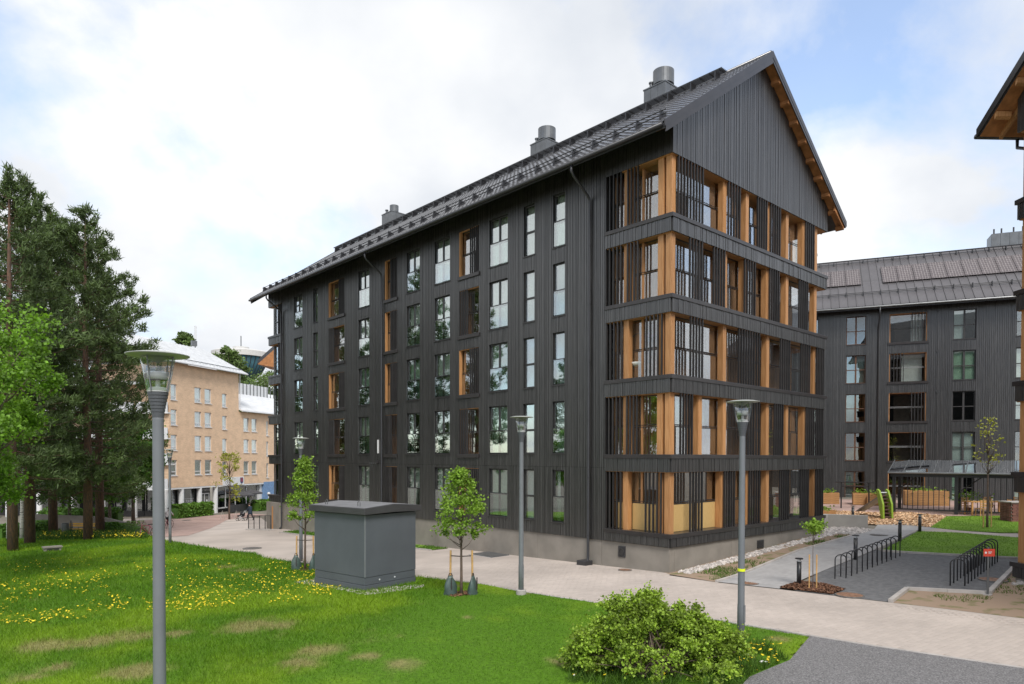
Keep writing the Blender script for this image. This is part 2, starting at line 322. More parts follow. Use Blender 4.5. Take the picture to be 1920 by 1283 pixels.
def scatter(poly, dens, cap=4000000):
    xs_ = [p[0] for p in poly]; ys_ = [p[1] for p in poly]; x0, x1, y0, y1 = min(xs_), max(xs_), min(ys_), max(ys_)
    n = int(min(cap, dens*(x1-x0)*(y1-y0))); x = rng.uniform(x0, x1, n); y = rng.uniform(y0, y1, n); k = inpoly(x, y, poly); return x[k], y[k]
def inview(x, y, m=80):
    d = np.stack([x, y, g(x, y)], -1)-CAM; z = d@CF; px = 960+FPX*(d@CR)/np.maximum(z, .1); py = CYP-FPX*(d@CU)/np.maximum(z, .1)
    return (z > 1) & (px > -m) & (px < 1920+m) & (py < 1283+m), z
x, y = scatter(LAWN, 900); v, dz = inview(x, y)
keep = v & (rng.random(len(x)) < np.clip((15/dz)**1.5, .06, 1)) & (rng.random(len(x)) > dryness(x, y)*.6)
x, y, dz = x[keep], y[keep], dz[keep]
tall = sm(-1.5, 2.5, y-.75*x-9)*(.5+.7*fbm(x, y, .5, 31))          # the uncut meadow strip towards the pines
col = turf(x, y)*rng.uniform(.7, 1.35, (len(x), 1))
tag(put('grass', blades('grass', x, y, .05+.07*tall, .011*np.clip(dz/13, 1, 3), col)), 'short green mown turf with dry brown patches', 'grass', kind='stuff')
print('grass', len(x))
# ------------------------------------------------------------------ the dark timber apartment building
ZK = [1.46+3*k for k in range(5)]
GW = 13.24                      # gable width
RX, RZ, SL, HALF = 6.65, 21.75, .70, 7.82   # ridge and roof slope
def rz_top(x): return RZ-SL*abs(x-RX)
def rz_sof(x): return RZ-.30-SL*abs(x-RX)
def split(u0, u1, w=.09):
    n = max(1, round((u1-u0)/w)); ws = [random.choice((.8, 1, 1, 1.25)) for _ in range(n)]; t = sum(ws); out = []; u = u0
    for q in ws: out.append((u, u+(u1-u0)*q/t)); u += (u1-u0)*q/t
    return out
def zsegs(z0, z1, ops, joint=None):
    segs = [(z0, z1)]
    for a, b in sorted(ops): segs = [s for q in segs for s in ((q[0], min(q[1], a)), (max(q[0], b), q[1])) if s[1]-s[0] > .02]
    if joint: segs = [s for q in segs for s in (((q[0], joint-.006), (joint+.006, q[1])) if q[0] < joint-.05 < joint+.05 < q[1] else (q,))]
    return segs
bld = thing('apartment_building', 'long black timber clad apartment block with steep gable and orange glulam loggias', 'building', (0, 0, 0))
slat_me = MB().box(-.021, .021, -.042, .038, 0, 2.335).mesh('slat', 'slat')
slat_me_s = MB().box(-.042, .038, -.021, .021, 0, 2.31).mesh('slat', 'slat')
post_me = MB().box(-.125, .125, -.125, .125, 0, 2.34).mesh('post', 'glulam')
COLS = [('A', 5.45, 6.16, 'n'), ('B', 7.32, 8.03, 'b'), ('C', 9.13, 10.46, 'w'), ('D', 11.25, 12.84, 'L'), ('E', 13.62, 14.96, 'w'), ('F', 16.33, 17.61, 'w'),
        ('G', 18.59, 19.90, 'L'), ('H', 21.66, 22.95, 'w'), ('I', 24.71, 26.83, 'L'), ('J', 28.36, 29.05, 'b'), ('K', 30.71, 32.04, 'w')]
WZ0, WZ1 = .05, 2.33            # window sill and head above ZK
Y0, Y1, YE = 3.15, 34.0, 36.4
clad = MB(); core = MB()
def ops_at(u0, u1):
    return [(z+WZ0, z+WZ1) for c in COLS if c[1] < (u0+u1)/2 < c[2] for z in ZK]
edges = sorted({Y0, Y1, *[c[1] for c in COLS], *[c[2] for c in COLS]})
for a, b in zip(edges[:-1], edges[1:]):
    for s in zsegs(.98, rz_sof(0)+.06, ops_at(a, b)): core.box(.03, .34, a, b, s[0], s[1])
    for u0, u1 in split(a, b):
        for s in zsegs(.95, rz_sof(0)+.02, ops_at(u0, u1), 3.93):
            t = random.uniform(.0, .014); clad.box(-t-.012, .032, u0+.010, u1-.010, s[0], s[1])
core.box(12.9, 13.2, Y0, YE, .98, 16.3); core.box(.34, 12.9, 35.9, 36.1, .98, 16.3)
for z in ZK: core.box(.36, 12.88, 2.4, 35.88, z-.32, z-.02)
core.box(.36, 12.88, 2.4, 35.88, 15.9, 16.1)
core.build('wall', 'dark_wall', bld)
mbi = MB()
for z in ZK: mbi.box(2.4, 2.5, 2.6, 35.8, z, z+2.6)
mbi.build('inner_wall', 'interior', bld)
def band_boards(z0, z1, y1=Y0, x1=GW, far=False):
    if far:
        for u0, u1 in split(Y1, YE): t = random.uniform(0, .02); clad.box(-.045-t, 0, u0+.005, u1-.005, z0, z1)
        return
    for u0, u1 in split(0, y1): t = random.uniform(0, .02); clad.box(-.045-t, 0, u0+.005, u1-.005, z0, z1)
    for u0, u1 in split(0, x1): t = random.uniform(0, .02); clad.box(u0+.005, u1-.005, -.045-t, 0, z0, z1)
for k in range(6):
    if k == 0: b0, b1 = .97, ZK[0]-.16
    elif k < 5: b0, b1 = ZK[k]-.67, ZK[k]-.15
    else: break
    band_boards(b0, b1); band_boards(b0, b1, far=True)
# top of the loggia on the long side, and the gable wall
for u0, u1 in split(0, Y0)+split(Y1, YE): t = random.uniform(0, .02); clad.box(-.045-t, 0, u0+.005, u1-.005, 15.68, rz_sof(0)+.05)
gab = MB()
for u0, u1 in split(-.04, GW+.04):
    t = random.uniform(.0, .015); a, b = u0+.010, u1-.010
    gab.prism([(a, -.045-t), (b, -.045-t), (b, 0), (a, 0)], 15.67, [rz_sof(a), rz_sof(b), rz_sof(b), rz_sof(a)])
tag(gab.build('gable_cladding', 'cladding', bld), kind='stuff')
tag(clad.build('cladding', 'cladding', bld), kind='stuff')
MB().prism([(.0, .0), (GW, 0), (GW, .12), (0, .12)], 15.70, 15.90).extr_y([(0, 15.9), (GW, 15.9), (GW, rz_sof(GW)), (RX, rz_sof(RX)), (0, rz_sof(0))], .0, .2).build('gable_wall', 'dark_wall', bld)
MB().box(.0, GW, .005, 2.4, 15.66, 15.69).build('loggia_ceiling', 'glulam', bld); MB().box(0, .3, Y1, YE, 15.66, 15.69).build('loggia_ceiling', 'glulam', bld)
# loggias at the corner, floor by floor
GPOST = [2.1, 3.87, 5.65, 7.53, 9.33, 11.1, 12.38]
VPOST = {4: (3.85, 5.65, 7.55, 9.3, 10.98, 12.33), 3: (3.92, 5.5, 7.47, 9.33, 12.32), 2: (3.9, 7.55, 12.27), 1: (2.12, 3.93, 7.57, 9.43, 11.2), 0: (3.8, 5.82, 7.62, 12.4)}
def grp(a, b, n): return [a+(b-a)*i/(n-1) for i in range(n)]
GS = {4: grp(.38, 2.03, 9)+grp(3.95, 4.84, 5)+grp(6.35, 7.15, 5)+grp(7.54, 8.38, 5)+grp(11.0, 11.84, 5),
      3: grp(1.18, 2.01, 5)+grp(2.87, 3.67, 5)+grp(5.3, 6.15, 5)+grp(7.5, 8.31, 5)+grp(10.35, 11.21, 5),
      2: grp(1.26, 2.08, 5)+grp(4.86, 6.57, 9)+grp(8.56, 9.41, 5)+grp(10.6, 11.5, 5)+grp(12.3, 13.05, 5),
      1: grp(.62, 1.39, 5)+grp(5.72, 6.61, 5)+grp(8.01, 8.8, 5)+grp(11.21, 12.04, 5)+grp(12.3, 13.05, 5),
      0: grp(1.31, 2.12, 5)+grp(3.8, 4.57, 5)+grp(5.83, 6.66, 5)+grp(8.59, 9.42, 5)+grp(10.67, 11.48, 5)+grp(12.34, 13.1, 5)}
LS = {4: grp(2.39, 3.16, 5)+grp(1.57, 2.06, 4), 3: grp(2.39, 3.16, 5)+grp(1.57, 2.06, 4), 2: grp(2.35, 3.1, 5)+grp(.42, 1.13, 5), 1: grp(2.39, 3.16, 5)+grp(1.57, 2.06, 4), 0: grp(2.35, 3.1, 5)+grp(.42, 1.13, 5)}
def rail(mb, p, q, z):
    for dz in (0, .075): mb.tube([(p[0], p[1], z+dz), (q[0], q[1], z+dz)], .016, 6)
    d_ = ((q[0]-p[0])*.5, (q[1]-p[1])*.5); mb.tube([(p[0]+d_[0], p[1]+d_[1], z-.02), (p[0]+d_[0], p[1]+d_[1], z+.1)], .012, 5)
for k, z in enumerate(ZK):
    lg = MB()
    lg.prism([(-.09, -.09), (GW+.09, -.09), (GW+.09, .45), (.45, .45), (.45, Y0+.03), (-.09, Y0+.03)], z-.155, [z, z, z+.012, z+.012, z+.012, z])
    bnd = lg.build('ledge', 'ledge', bld, bevel=.008)
    MB().prism([(0, 0), (GW, 0), (GW, .3), (.3, .3), (.3, Y0), (0, Y0)], z-.66 if k else .95, z-.157).build('band_core', 'dark_wall', bnd)
    if k: MB().prism([(.012, .012), (GW-.01, .012), (GW-.01, 2.38), (.31, 2.38), (.31, Y0-.01), (.012, Y0-.01)], z-.69, z-.662).build('soffit', 'glulam', bnd)
    MB().box(-.10, .3, Y1-.02, YE+.06, z-.155, z).build('ledge', 'ledge', bld, bevel=.008)
    if k: MB().box(0.01, .3, Y1, YE, z-.69, z-.655).build('soffit', 'glulam', bld)
    # loggia room: timber back wall with boards, floor
    bw = MB()
    for u0, u1 in split(.36, GW-.35, .14): bw.box(u0+.003, u1-.003, 1.55+random.uniform(0, .008), 1.65, z+.01, z+2.34)
    bw.box(.9, .96, 1.55, Y0, z+.01, z+2.34)
    bw.box(.42, .9, 2.95, 3.05, z+.01, z+2.34); bw.build('loggia_wall', 'plywood', bld)
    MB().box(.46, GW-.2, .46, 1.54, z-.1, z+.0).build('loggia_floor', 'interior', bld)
    for xd in (4.75, 8.45):
        MB().box(xd-.05, xd+.05, .46, 1.54, z+.01, z+2.33).build('partition', 'plywood', bld)
    for x in VPOST[k]: put('post', post_me, bld, (x, .22, z-.01))
    put('post', post_me, bld, (.20, .20, z-.01)); put('post', post_me, bld, (.20, .56, z-.01)); put('post', post_me, bld, (.20, 2.18, z-.01))
    for x in GS[k]: put('slat', slat_me, bld, (x, .0, z-.004))
    for y in LS[k]: put('slat', slat_me_s, bld, (.0, y, z-.004))
    # glazing: lower and upper panes, bay by bay, and the rail in front of them
    bays = [.36]+GPOST+[GW-.1]
    for a, b in zip(bays[:-1], bays[1:]):
        if b-a < .5: continue
        MB().box(a+.02, b-.02, .385, .393, z+.02, z+1.10).build('pane', 'glass_balcony', bld)
        for h in ((a+.02, (a+b)/2-.004), ((a+b)/2+.004, b-.02)): MB().box(h[0], h[1], .415, .423, z+1.12, z+2.30).build('pane', 'glass_balcony', bld)
        q = MB(); q.box(a, b, .37, .43, z+2.29, z+2.335); rail(q, (a, .37), (b, .37), z+1.08); q.build('glazing_rail', 'frame', bld)
    for a, b in ((.7, 2.05), (2.3, Y0)):
        MB().box(.385, .393, a, b, z+.02, z+1.10).build('pane', 'glass_balcony', bld)
        for h in ((a, (a+b)/2-.004), ((a+b)/2+.004, b)): MB().box(.415, .423, h[0], h[1], z+1.12, z+2.30).build('pane', 'glass_balcony', bld)
        q = MB(); q.box(.37, .43, a, b, z+2.29, z+2.335); rail(q, (.37, a), (.37, b), z+1.08); q.build('glazing_rail', 'frame', bld)
    # far end bay
    MB().box(.30, .36, 35.15, 35.22, z, z+2.33).box(.30, .36, YE-.2, YE-.12, z, z+2.33).box(.30, .36, 35.22, YE-.2, z+1.05, z+1.1).build('window_frame', 'zinc', bld); MB().box(.8, .82, 35.3, YE-.2, z+.1, z+2.3).build('curtain', 'curtain', bld)
    for y in grp(34.1, 34.7, 4): put('slat', slat_me_s, bld, (.0, y, z-.004))
    MB().box(.36, .37, 34.5, YE-.1, z+.02, z+2.3).build('pane', 'glass_balcony', bld)
for (a, b) in ((.5, 1.97), (2.22, 3.72)):
    MB().box(a, b, .36, .375, ZK[0]+.02, ZK[0]+1.06).build('reed_screen', 'reed', bld)
MB().box(.36, .375, .72, 2.04, ZK[0]+.02, ZK[0]+1.06).build('reed_screen', 'reed', bld)
MB().box(.36, .375, 2.32, 2.8, ZK[0]+.02, ZK[0]+1.06).build('reed_screen', 'reed', bld)
# windows of the long side
WM = {}
def wmesh(key, fn):
    if key not in WM: WM[key] = fn()
    return WM[key]
def curtain_mesh(w, h, m, amp=.02):
    n = max(4, int(w/.05)); V = []; Fc = []
    for i in range(n+1):
        yy = w*i/n; xx = amp*math.sin(i*1.9)+amp*.5*math.sin(i*.7); V += [(xx, yy, 0), (xx, yy, h)]
        if i: Fc.append((2*i-2, 2*i, 2*i+1, 2*i-1))
    return MB().add(V, Fc).mesh('curtain', m, True)
def window(parent, y, z, w, h, kind, look, tz=1.07):
    "an opening in the plane x=0 that starts at y, z; its frame is set back in the reveal"
    def fr():
        q = MB(); d0, d1 = .075, .135
        q.box(d0, d1, 0, .055, 0, h).box(d0, d1, w-.055, w, 0, h).box(d0, d1, .055, w-.055, h-.06, h).box(d0, d1, .055, w-.055, 0, .05)
        q.box(d0-.005, d1+.005, .055, w-.055, tz-.045, tz+.045)
        if kind == 'w': q.box(d0-.008, d1-.002, w/2-.05, w/2+.05, .05, h-.06)
        return q.mesh('window', 'frame')
    o = put('window', wmesh(('f', kind, round(w, 2)), fr), parent, (0, y, z))
    xs_ = [(.06, w/2-.055), (w/2+.055, w-.06)] if kind == 'w' else [(.06, w-.06)]
    for a, b in xs_:
        for c, d in ((.055, tz-.05), (tz+.05, h-.065)):
            put('pane', wmesh(('p', round(b-a, 2), c), lambda: MB().box(0, .008, 0, b-a, 0, d-c).mesh('pane', 'glass')), o, (.10, a, c))
    put('sill', wmesh(('s', round(w, 2)), lambda: MB().prism([(-.06, -.04), (.2, -.04), (.2, w+.04), (-.06, w+.04)], -.055, [-.02, .0, 0, -.02]).mesh('sill', 'ledge')), o, (0, 0, 0))
    if kind in 'wn':
        put('glass_rail', wmesh(('g', round(w, 2)), lambda: MB().box(0, .014, 0, w-.05, 0, tz-.03).mesh('glass_rail', 'glass_rail')), o, (.02, .025, .05))
        put('handrail', wmesh(('h', round(w, 2)), lambda: MB().box(-.012, .03, 0, w, 0, .035).mesh('handrail', 'dark_metal')), o, (.015, 0, tz+.02))
    cm = {'c': 'curtain', 'g': 'curtain_green', 'b': 'blind'}
    if look[0] in cm: put('curtain', wmesh(('c', look[0], round(w, 2)), lambda: curtain_mesh(w-.02, h, cm[look[0]], .0 if look[0] == 'b' else .025)), o, (.27, .01, 0))
    elif look[0] == 's':        # curtains drawn to the sides
        for yy in (.02, w*.66): put('curtain', wmesh(('cs', round(w, 2)), lambda: curtain_mesh(w*.32, h, 'curtain')), o, (.27, yy, 0))
    return o
LOOK = {'A': 'nncbs', 'B': 'nncbb', 'C': 'nngsn', 'E': 'ngscn', 'F': 'nncsg', 'H': 'cncgn', 'J': 'ncnnc', 'K': 'ncncn'}
LOOK = {'A': 'sbbbc', 'B': 'bbbcc', 'C': 'gggcc', 'E': 'gscgc', 'F': 'csgcc', 'H': 'ccgcc', 'J': 'cgccc', 'K': 'scscc'}
# which side of the facade balconies is screened (True = side of the near gable), bottom to top
SCR = {'D': (1, 0, 1, 0, 1), 'G': (0, 0, 1, 1, 1), 'I': (1, 0, 1, 0, 1)}
for nme, a, b, kd in COLS:
    for k, z in enumerate(ZK):
        if kd != 'L':
            window(bld, a, z+WZ0, b-a, WZ1-WZ0, {'n': 'n', 'b': 'b', 'w': 'w'}[kd], LOOK[nme][k])
            continue
        z0, z1 = z+WZ0-.03, z+WZ1; dpt = .78
        bal = MB().box(.03, dpt, b-.001, b+.04, z0, z1).box(.03, dpt, a-.04, a+.001, z0, z1).box(.03, dpt, a, b, z1-.03, z1+.02).build('balcony', 'plywood', bld)
        MB().box(.0, .15, b-.075, b-.003, z0+.02, z1-.03).build('jamb', 'glulam', bal)
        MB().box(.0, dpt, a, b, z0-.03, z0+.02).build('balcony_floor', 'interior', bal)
        MB().box(-.09, .1, a-.07, b+.07, z0-.17, z0+.01).build('ledge', 'ledge', bal, bevel=.008)
        n = 5; sp = .155
        for i in range(n):
            yy = a+.04+sp*i if SCR[nme][k] else b-.06-sp*i
            put('slat', slat_me_s, bal, (-.005, yy, z0+.008), scale=(1, 1, .985))
        gz = MB(); rail(gz, (.15, a), (.15, b), z0+1.08); gz.box(.15, .21, a, b, z1-.05, z1-.03); gz.build('glazing_rail', 'frame', bal)
        MB().box(.165, .173, a+.01, b-.01, z0+.03, z0+1.08).build('pane', 'glass_balcony', bal)
        MB().box(.195, .203, a+.01, b-.01, z0+1.1, z1-.05).build('pane', 'glass_balcony', bal)
        dw = b-a; MB().box(dpt-.06, dpt, a, b, z0, z0+.1).box(dpt-.06, dpt, a, a+.1, z0, z1).box(dpt-.06, dpt, b-.1, b, z0, z1).box(dpt-.06, dpt, (a+b)/2-.06, (a+b)/2+.06, z0, z1).build('balcony_door', 'plywood', bal)
        MB().box(dpt-.03, dpt-.022, a+.1, b-.1, z0+.1, z1).build('pane', 'glass_dark', bal)
        if k in (0, 2): MB().box(dpt+.03, dpt+.04, a+.1, (a+b)/2, z0+.05, z1).build('curtain', 'curtain', bal)
# plinth of separate concrete panels
pj = [0.03, 3.36, 7.1, 10.9, 14.65, 18.4, 22.1, 25.9, 29.6, 34.1, 36.3]
for a, b in zip(pj[:-1], pj[1:]):
    MB().box(.035, .33, a+.008, b-.008, float(g(0, b))-.4, .965).build('plinth_panel', 'plinth', bld, bevel=.006)
for a, b in ((.33, 4.45), (4.45, 8.85), (8.85, GW-.03)):
    MB().box(a+.008, b-.008, .035, .33, -.4, .965).build('plinth_panel', 'plinth', bld, bevel=.006)
hv = MB().box(.0, .06, 2.12, 2.47, .36, .80).build('plinth_vent', 'dark_metal', bld, bevel=.01)
MB().lathe([(.0, 0), (.14, 0), (.14, .03), (.10, .03), (.10, .012), (0, .012)], 20).build('vent_cover', 'frame', hv, (0, 2.3, .58)).rotation_euler = (0, R(-90), 0)
lv = MB().box(6.6, 7.15, .0, .06, .36, .70).build('louvre', 'dark_metal', bld)
for i in range(5): MB().box(6.63, 7.12, -.03, .0, .39+.06*i, .41+.06*i).build('louvre_blade', 'frame', lv)
# roof
roof = MB().extr_y([(RX, RZ-.05), (RX-HALF, rz_top(RX-HALF)-.05), (RX-HALF, rz_top(RX-HALF)-.24), (RX, RZ-.29), (RX+HALF, rz_top(RX+HALF)-.24), (RX+HALF, rz_top(RX+HALF)-.05)], -.46, 37.06).build('roof', 'roof_dark', bld)
# profiled concrete tiles in courses
def tiles(side, y0, y1, ns=5):
    ncourse = 28; tw = .30; n = int((y1-y0)/tw)*ns; ys_ = np.linspace(y0, y1, n+1); wave = .022*np.maximum(0, np.sin((ys_-y0)/tw*2*np.pi))**.7 if False else .02*np.sin((ys_-y0)/tw*2*np.pi)
    V = []; Fc = []
    L = HALF/ncourse
    for c in range(ncourse):
        xa, xb = HALF-L*c+.02, HALF-L*(c+1)-.03
        for s, (xx, lift) in enumerate(((xa, -.02), (xa, .052), (xb, .004))):
            X_ = np.full(n+1, RX+side*xx); Z_ = RZ-SL*xx+lift+(wave if s else wave*0)
            V.append(np.stack([X_, ys_, Z_], -1))
    V = np.concatenate(V); m = n+1
    for c in range(ncourse):
        for s in (0, 1):
            o = (c*3+s)*m; i = np.arange(n); Fc.append(np.stack([o+i, o+i+1, o+m+i+1, o+m+i], -1) if side < 0 else np.stack([o+i+1, o+i, o+m+i, o+m+i+1], -1))
    return np_mesh('roof_tiles', V, np.concatenate(Fc), 'roof_tile')
for sd in (-1, 1): tag(put('roof_tiles', tiles(sd, -.40, 37.0, 5 if sd < 0 else 2), roof), kind='stuff')
MB().tube([(RX, -.42, RZ+.03), (RX, 37.0, RZ+.03)], .11, 10).build('ridge_cap', 'roof_tile', roof, smooth=True)
for sd in (-1, 1):
    for yy in (-.50, 37.06):
        xe = RX+sd*(HALF+.02); MB().extr_y([(RX, RZ+.10), (xe, rz_top(xe)+.08), (xe, rz_top(xe)-.16), (RX, RZ-.20)], yy, yy+.045).build('bargeboard', 'ledge', roof)
        xe2 = RX+sd*(HALF-.06); MB().extr_y([(RX, RZ-.18), (xe2, rz_top(xe2)-.14), (xe2, rz_top(xe2)-(.38 if sd < 0 else .30)), (RX, RZ-(.44 if sd < 0 else .36))], yy+.01, yy+.05).build('bargeboard', 'ledge', roof)
    xw = RX+sd*(HALF-.05)
    MB().extr_y([(RX, RZ-.300), (xw, rz_top(xw)-.250), (xw, rz_top(xw)-.262), (RX, RZ-.312)], -.44, -.06).build('soffit', 'soffit_wood', roof)
    for i in range(9 if sd > 0 else 0):
        x = RX+sd*(.75+i*.86); MB().extr_y([(x-.05, rz_top(x-.05)-.30), (x+.05, rz_top(x+.05)-.30), (x+.05, rz_top(x+.05)-.46), (x-.05, rz_top(x-.05)-.46)], -.43, -.02).build('lookout', 'soffit_wood', roof)
    xe = RX+sd*(HALF+.09); ze = rz_top(RX+HALF)-.12
    MB().tube([(xe, -.42, ze), (xe, 37.05, ze)], .075, 10).build('gutter', 'dark_metal', roof, smooth=True)
    # sloping rafters seen under the eaves
    for yy in (np.arange(.0, 1.2, 1.1) if sd > 0 else ()): MB().extr_y([(RX+sd*6.6, rz_top(RX+6.6)-.28), (RX+sd*7.7, rz_top(RX+7.7)-.24), (RX+sd*7.7, rz_top(RX+7.7)-.40), (RX+sd*6.6, rz_top(RX+6.6)-.5)], yy-.42, yy-.34).build('rafter_end', 'soffit_wood', roof)
sg = MB()
for h in (.10, .22):
    x = RX-HALF+.95; sg.tube([(x-h*.35, .1, rz_top(x)+.06+h), (x-h*.35, 36.9, rz_top(x)+.06+h)], .022, 6)
for yy in np.arange(.3, 37, 1.1): x = RX-HALF+.95; sg.extr_y([(x-.2, rz_top(x-.2)+.03), (x+.3, rz_top(x+.3)+.03), (x-.06, rz_top(x)+.33), (x-.12, rz_top(x)+.33)], yy, yy+.03)
sg.build('snow_guard', 'dark_metal', roof)
wk = MB(); x = RX-.75
for i in range(5): wk.box(x-.2+i*.1, x-.17+i*.1, 1.4, 37.0, rz_top(x)+.30, rz_top(x)+.36)
for yy in np.arange(1.5, 37, .5): wk.box(x-.2, x+.23, yy, yy+.03, rz_top(x)+.29, rz_top(x)+.35)
for yy in np.arange(1.7, 37, 1.25): wk.extr_y([(x-.25, rz_top(x-.25)+.02), (x+.2, rz_top(x+.2)+.02), (x+.2, rz_top(x)+.29), (x-.2, rz_top(x)+.29)], yy, yy+.05)
wk.build('roof_walkway', 'dark_metal', roof)
def downpipe(y, zb, root, xg=-1.22, r=.055):
    zt = rz_top(RX-HALF)-.2
    q = MB(); q.tube([(xg, y, zt), (xg, y, zt-.22), (xg+.1, y, zt-.36), (-.24, y, zt-.95), (-.13, y, zt-1.06), (-.115, y, zt-1.25), (-.115, y, zb+.28), (-.16, y, zb+.12), (-.28, y, zb+.05)], r, 10)
    o = q.build('downpipe', 'dark_metal', root, smooth=True)
    for zz_ in np.arange(zb+1.2, zt-1.5, 2.4): MB().tube([(-.115, y, zz_), (-.115, y, zz_+.05)], r+.01, 10).box(-.12, 0, y-.012, y+.012, zz_+.012, zz_+.038).build('pipe_clip', 'dark_metal', o)
    return o
for y in (3.97, 20.1): downpipe(y, float(g(0, y)), bld)
downpipe(34.0, float(g(0, 34)), bld)
dtr = MB().prism([(-.55, 3.72), (-.1, 3.72), (-.1, 4.22), (-.55, 4.22)], -.13, .08).build('drain_box', 'dark_metal', bld, bevel=.02)
# chimneys
for (ya, yb, zt, cw, ch, ex) in ((5.72, 7.05, 23.42, .54, .72, 1), (14.2, 15.55, 23.42, .54, .72, 1), (31.2, 32.6, 23.55, .35, .5, 2)):
    xa, xb = 7.6, 8.95; base = rz_top(xb)-.3
    ch_ = MB().box(xa+.02, xb-.02, ya+.02, yb-.02, base, zt-.02).build('chimney', 'dark_metal', roof)
    n = 3
    for i in range(n):
        a, b = ya+(yb-ya)*i/n, ya+(yb-ya)*(i+1)/n; MB().box(xa-.004, xa+.03, a+.006, b-.006, base, zt).build('chimney_panel', 'zinc', ch_, bevel=.004)
        a, b = xa+(xb-xa)*i/n, xa+(xb-xa)*(i+1)/n; MB().box(a+.006, b-.006, ya-.004, ya+.03, base, zt).build('chimney_panel', 'zinc', ch_, bevel=.004)
    MB().box(xa-.03, xb+.03, ya-.03, yb+.03, zt-.03, zt+.03).build('chimney_cap', 'zinc', ch_)
    cx, cy = (xa+xb)/2-.05, (ya+yb)/2-.12
    MB().lathe([(cw*.75, 0), (cw*.75, .14), (cw, .15), (cw, .15+ch), (cw-.03, .15+ch), (cw-.03, .25)], 28, (cx, cy, zt+.02)).build('cowl', 'zinc', ch_, smooth=False)
    MB().lathe([(.09, 0), (.09, .35), (.13, .36), (.13, .42), (0, .47)], 12, (xa+.3, yb-.25, zt)).build('vent_pipe', 'zinc', ch_)
lt = MB().box(-.10, -.02, 20.55, 20.62, 4.55, 5.35).build('wall_light', 'white_paint', bld, bevel=.01)
MB().box(-.16, -.02, 20.5, 20.64, 4.0, 4.15).build('camera_box', 'frame', lt)
for yy in np.arange(20.9, 21.6, .22): MB().tube([(-.06, yy, 3.95), (-.02, yy, 3.95)], .03, 8).build('vent_cap', 'zinc', bld)
# concrete entrance at the low far end
MB().box(-.25, .3, 34.1, 36.4, -1.3, .9).build('entrance_wall', 'plinth', bld)
MB().box(-.3, -.22, 35.2, 35.32, -1.2, .6).build('entrance_post', 'glulam', bld)
# things kept on the loggias
fb = thing('flower_basket', 'hanging basket of pink flowers behind the corner loggia glazing', 'flower basket', (.62, 1.45, ZK[2]+1.62))
cpt = rng.normal(0, .075, (160, 3)); mat('petal', (.62, .16, .40), .7, .3, 5, island=.4); mat('leaf_pot', (.08, .17, .04), .7, island=.3)
put('petals', leaf_mesh('petals', cpt, .06, 'petal', .8), fb)['kind'] = 'stuff'
MB().tube([(0, 0, 0), (0, 0, .72)], .008, 5).build('hanger', 'frame', fb)
MB().lathe([(.02, -.12), (.1, -.1), (.13, 0)], 12).build('basket', 'brown_frame', fb)
eg = thing('hanging_chair', 'round hanging hoop chair in the corner loggia on the middle floor', 'chair', (.68, 2.0, ZK[2]))
MB().tube([(0, .62*math.cos(t), 1.15+.72*math.sin(t)) for t in np.linspace(0, 2*math.pi, 33)], .025, 8, False).build('hoop', 'zinc', eg, smooth=True)
MB().tube([(0, 0, 1.87), (0, 0, 2.33)], .012, 6).build('chain', 'zinc', eg)
MB().lathe([(0, .5), (.3, .54), (.42, .66), (.40, .68), (.28, .6), (0, .56)], 16).build('cushion', 'curtain', eg, smooth=True)
def chair(label, loc, rz, m):
    c = thing('chair', label, 'chair', loc, rz)
    MB().box(-.22, .22, -.22, .22, .42, .46).build('seat', m, c, bevel=.01)
    b = MB()
    for i in range(4): b.box(-.2, .2, .19, .215, .56+.1*i, .62+.1*i)
    b.build('backrest', m, c)
    for sx in (-1, 1):
        MB().box(sx*.2-.02, sx*.2+.02, -.21, -.17, 0, .42).build('leg', m, c); MB().box(sx*.2-.02, sx*.2+.02, .18, .22, 0, .95).build('leg', m, c)
    return c
mat('chair_wood', (.40, .13, .045), .5, .15, 3)
chair('red brown wooden chair in the second floor corner loggia', (.75, 1.15, ZK[1]), .6, 'chair_wood')
# ------------------------------------------------------------------ ground of the courtyard side
def strip(name, pts, w, h, m, parent=None, L=1.0, off=0., g0=True):
    "kerb stones laid along a line, each stone its own object"
    cache = {}
    for a, b in zip(pts[:-1], pts[1:]):
        a = Vector((a[0], a[1])); b = Vector((b[0], b[1])); d = b-a; n = max(1, round(d.length/L)); l = d.length/n; key = round(l, 2)
        if key not in cache: cache[key] = MB().box(.004, l-.004, -w/2, w/2, -.12, h).mesh(name, m)
        for i in range(n):
            p = a+d*i/n; q = a+d*(i+1)/n; z0, z1 = float(g(*p)), float(g(*q))
            o = put(name, cache[key], parent, (p.x, p.y, z0+off)); o.rotation_euler = (0, -math.atan2(z1-z0, l), math.atan2(d.y, d.x))
bed = drape('planting_bed', [Vector((-.25, -.2, 0)), P(1343, 1092), P(1396, 1075.6), P(1496, 1034), P(1600, 1004.7), P(1634, 994), Vector((15.0, .7, 0)), Vector((13.3, .3, 0)), Vector((.03, .3, 0))], .01, 'soil')
path = drape('grey_path', [P(1343, 1092), P(1396, 1075.6), P(1496, 1034), P(1600, 1004.7), P(1640, 992), P(1645, 985), P(1700, 982), P(1760, 992), P(1719, 997.5), P(1645, 1030), P(1532, 1076), P(1500, 1090), P(1461, 1105)], .022, 'paving_grey')
pad = drape('rack_pad', [P(1532, 1076), P(1645, 1031), P(1652, 1034), P(1700, 1037.5), P(1918, 1049), P(1930, 1049), P(1905, 1062.5), P(1854, 1114), P(1701, 1106), P(1670, 1130), P(1565, 1117.5), P(1490, 1108)], .012, 'stone_dust')
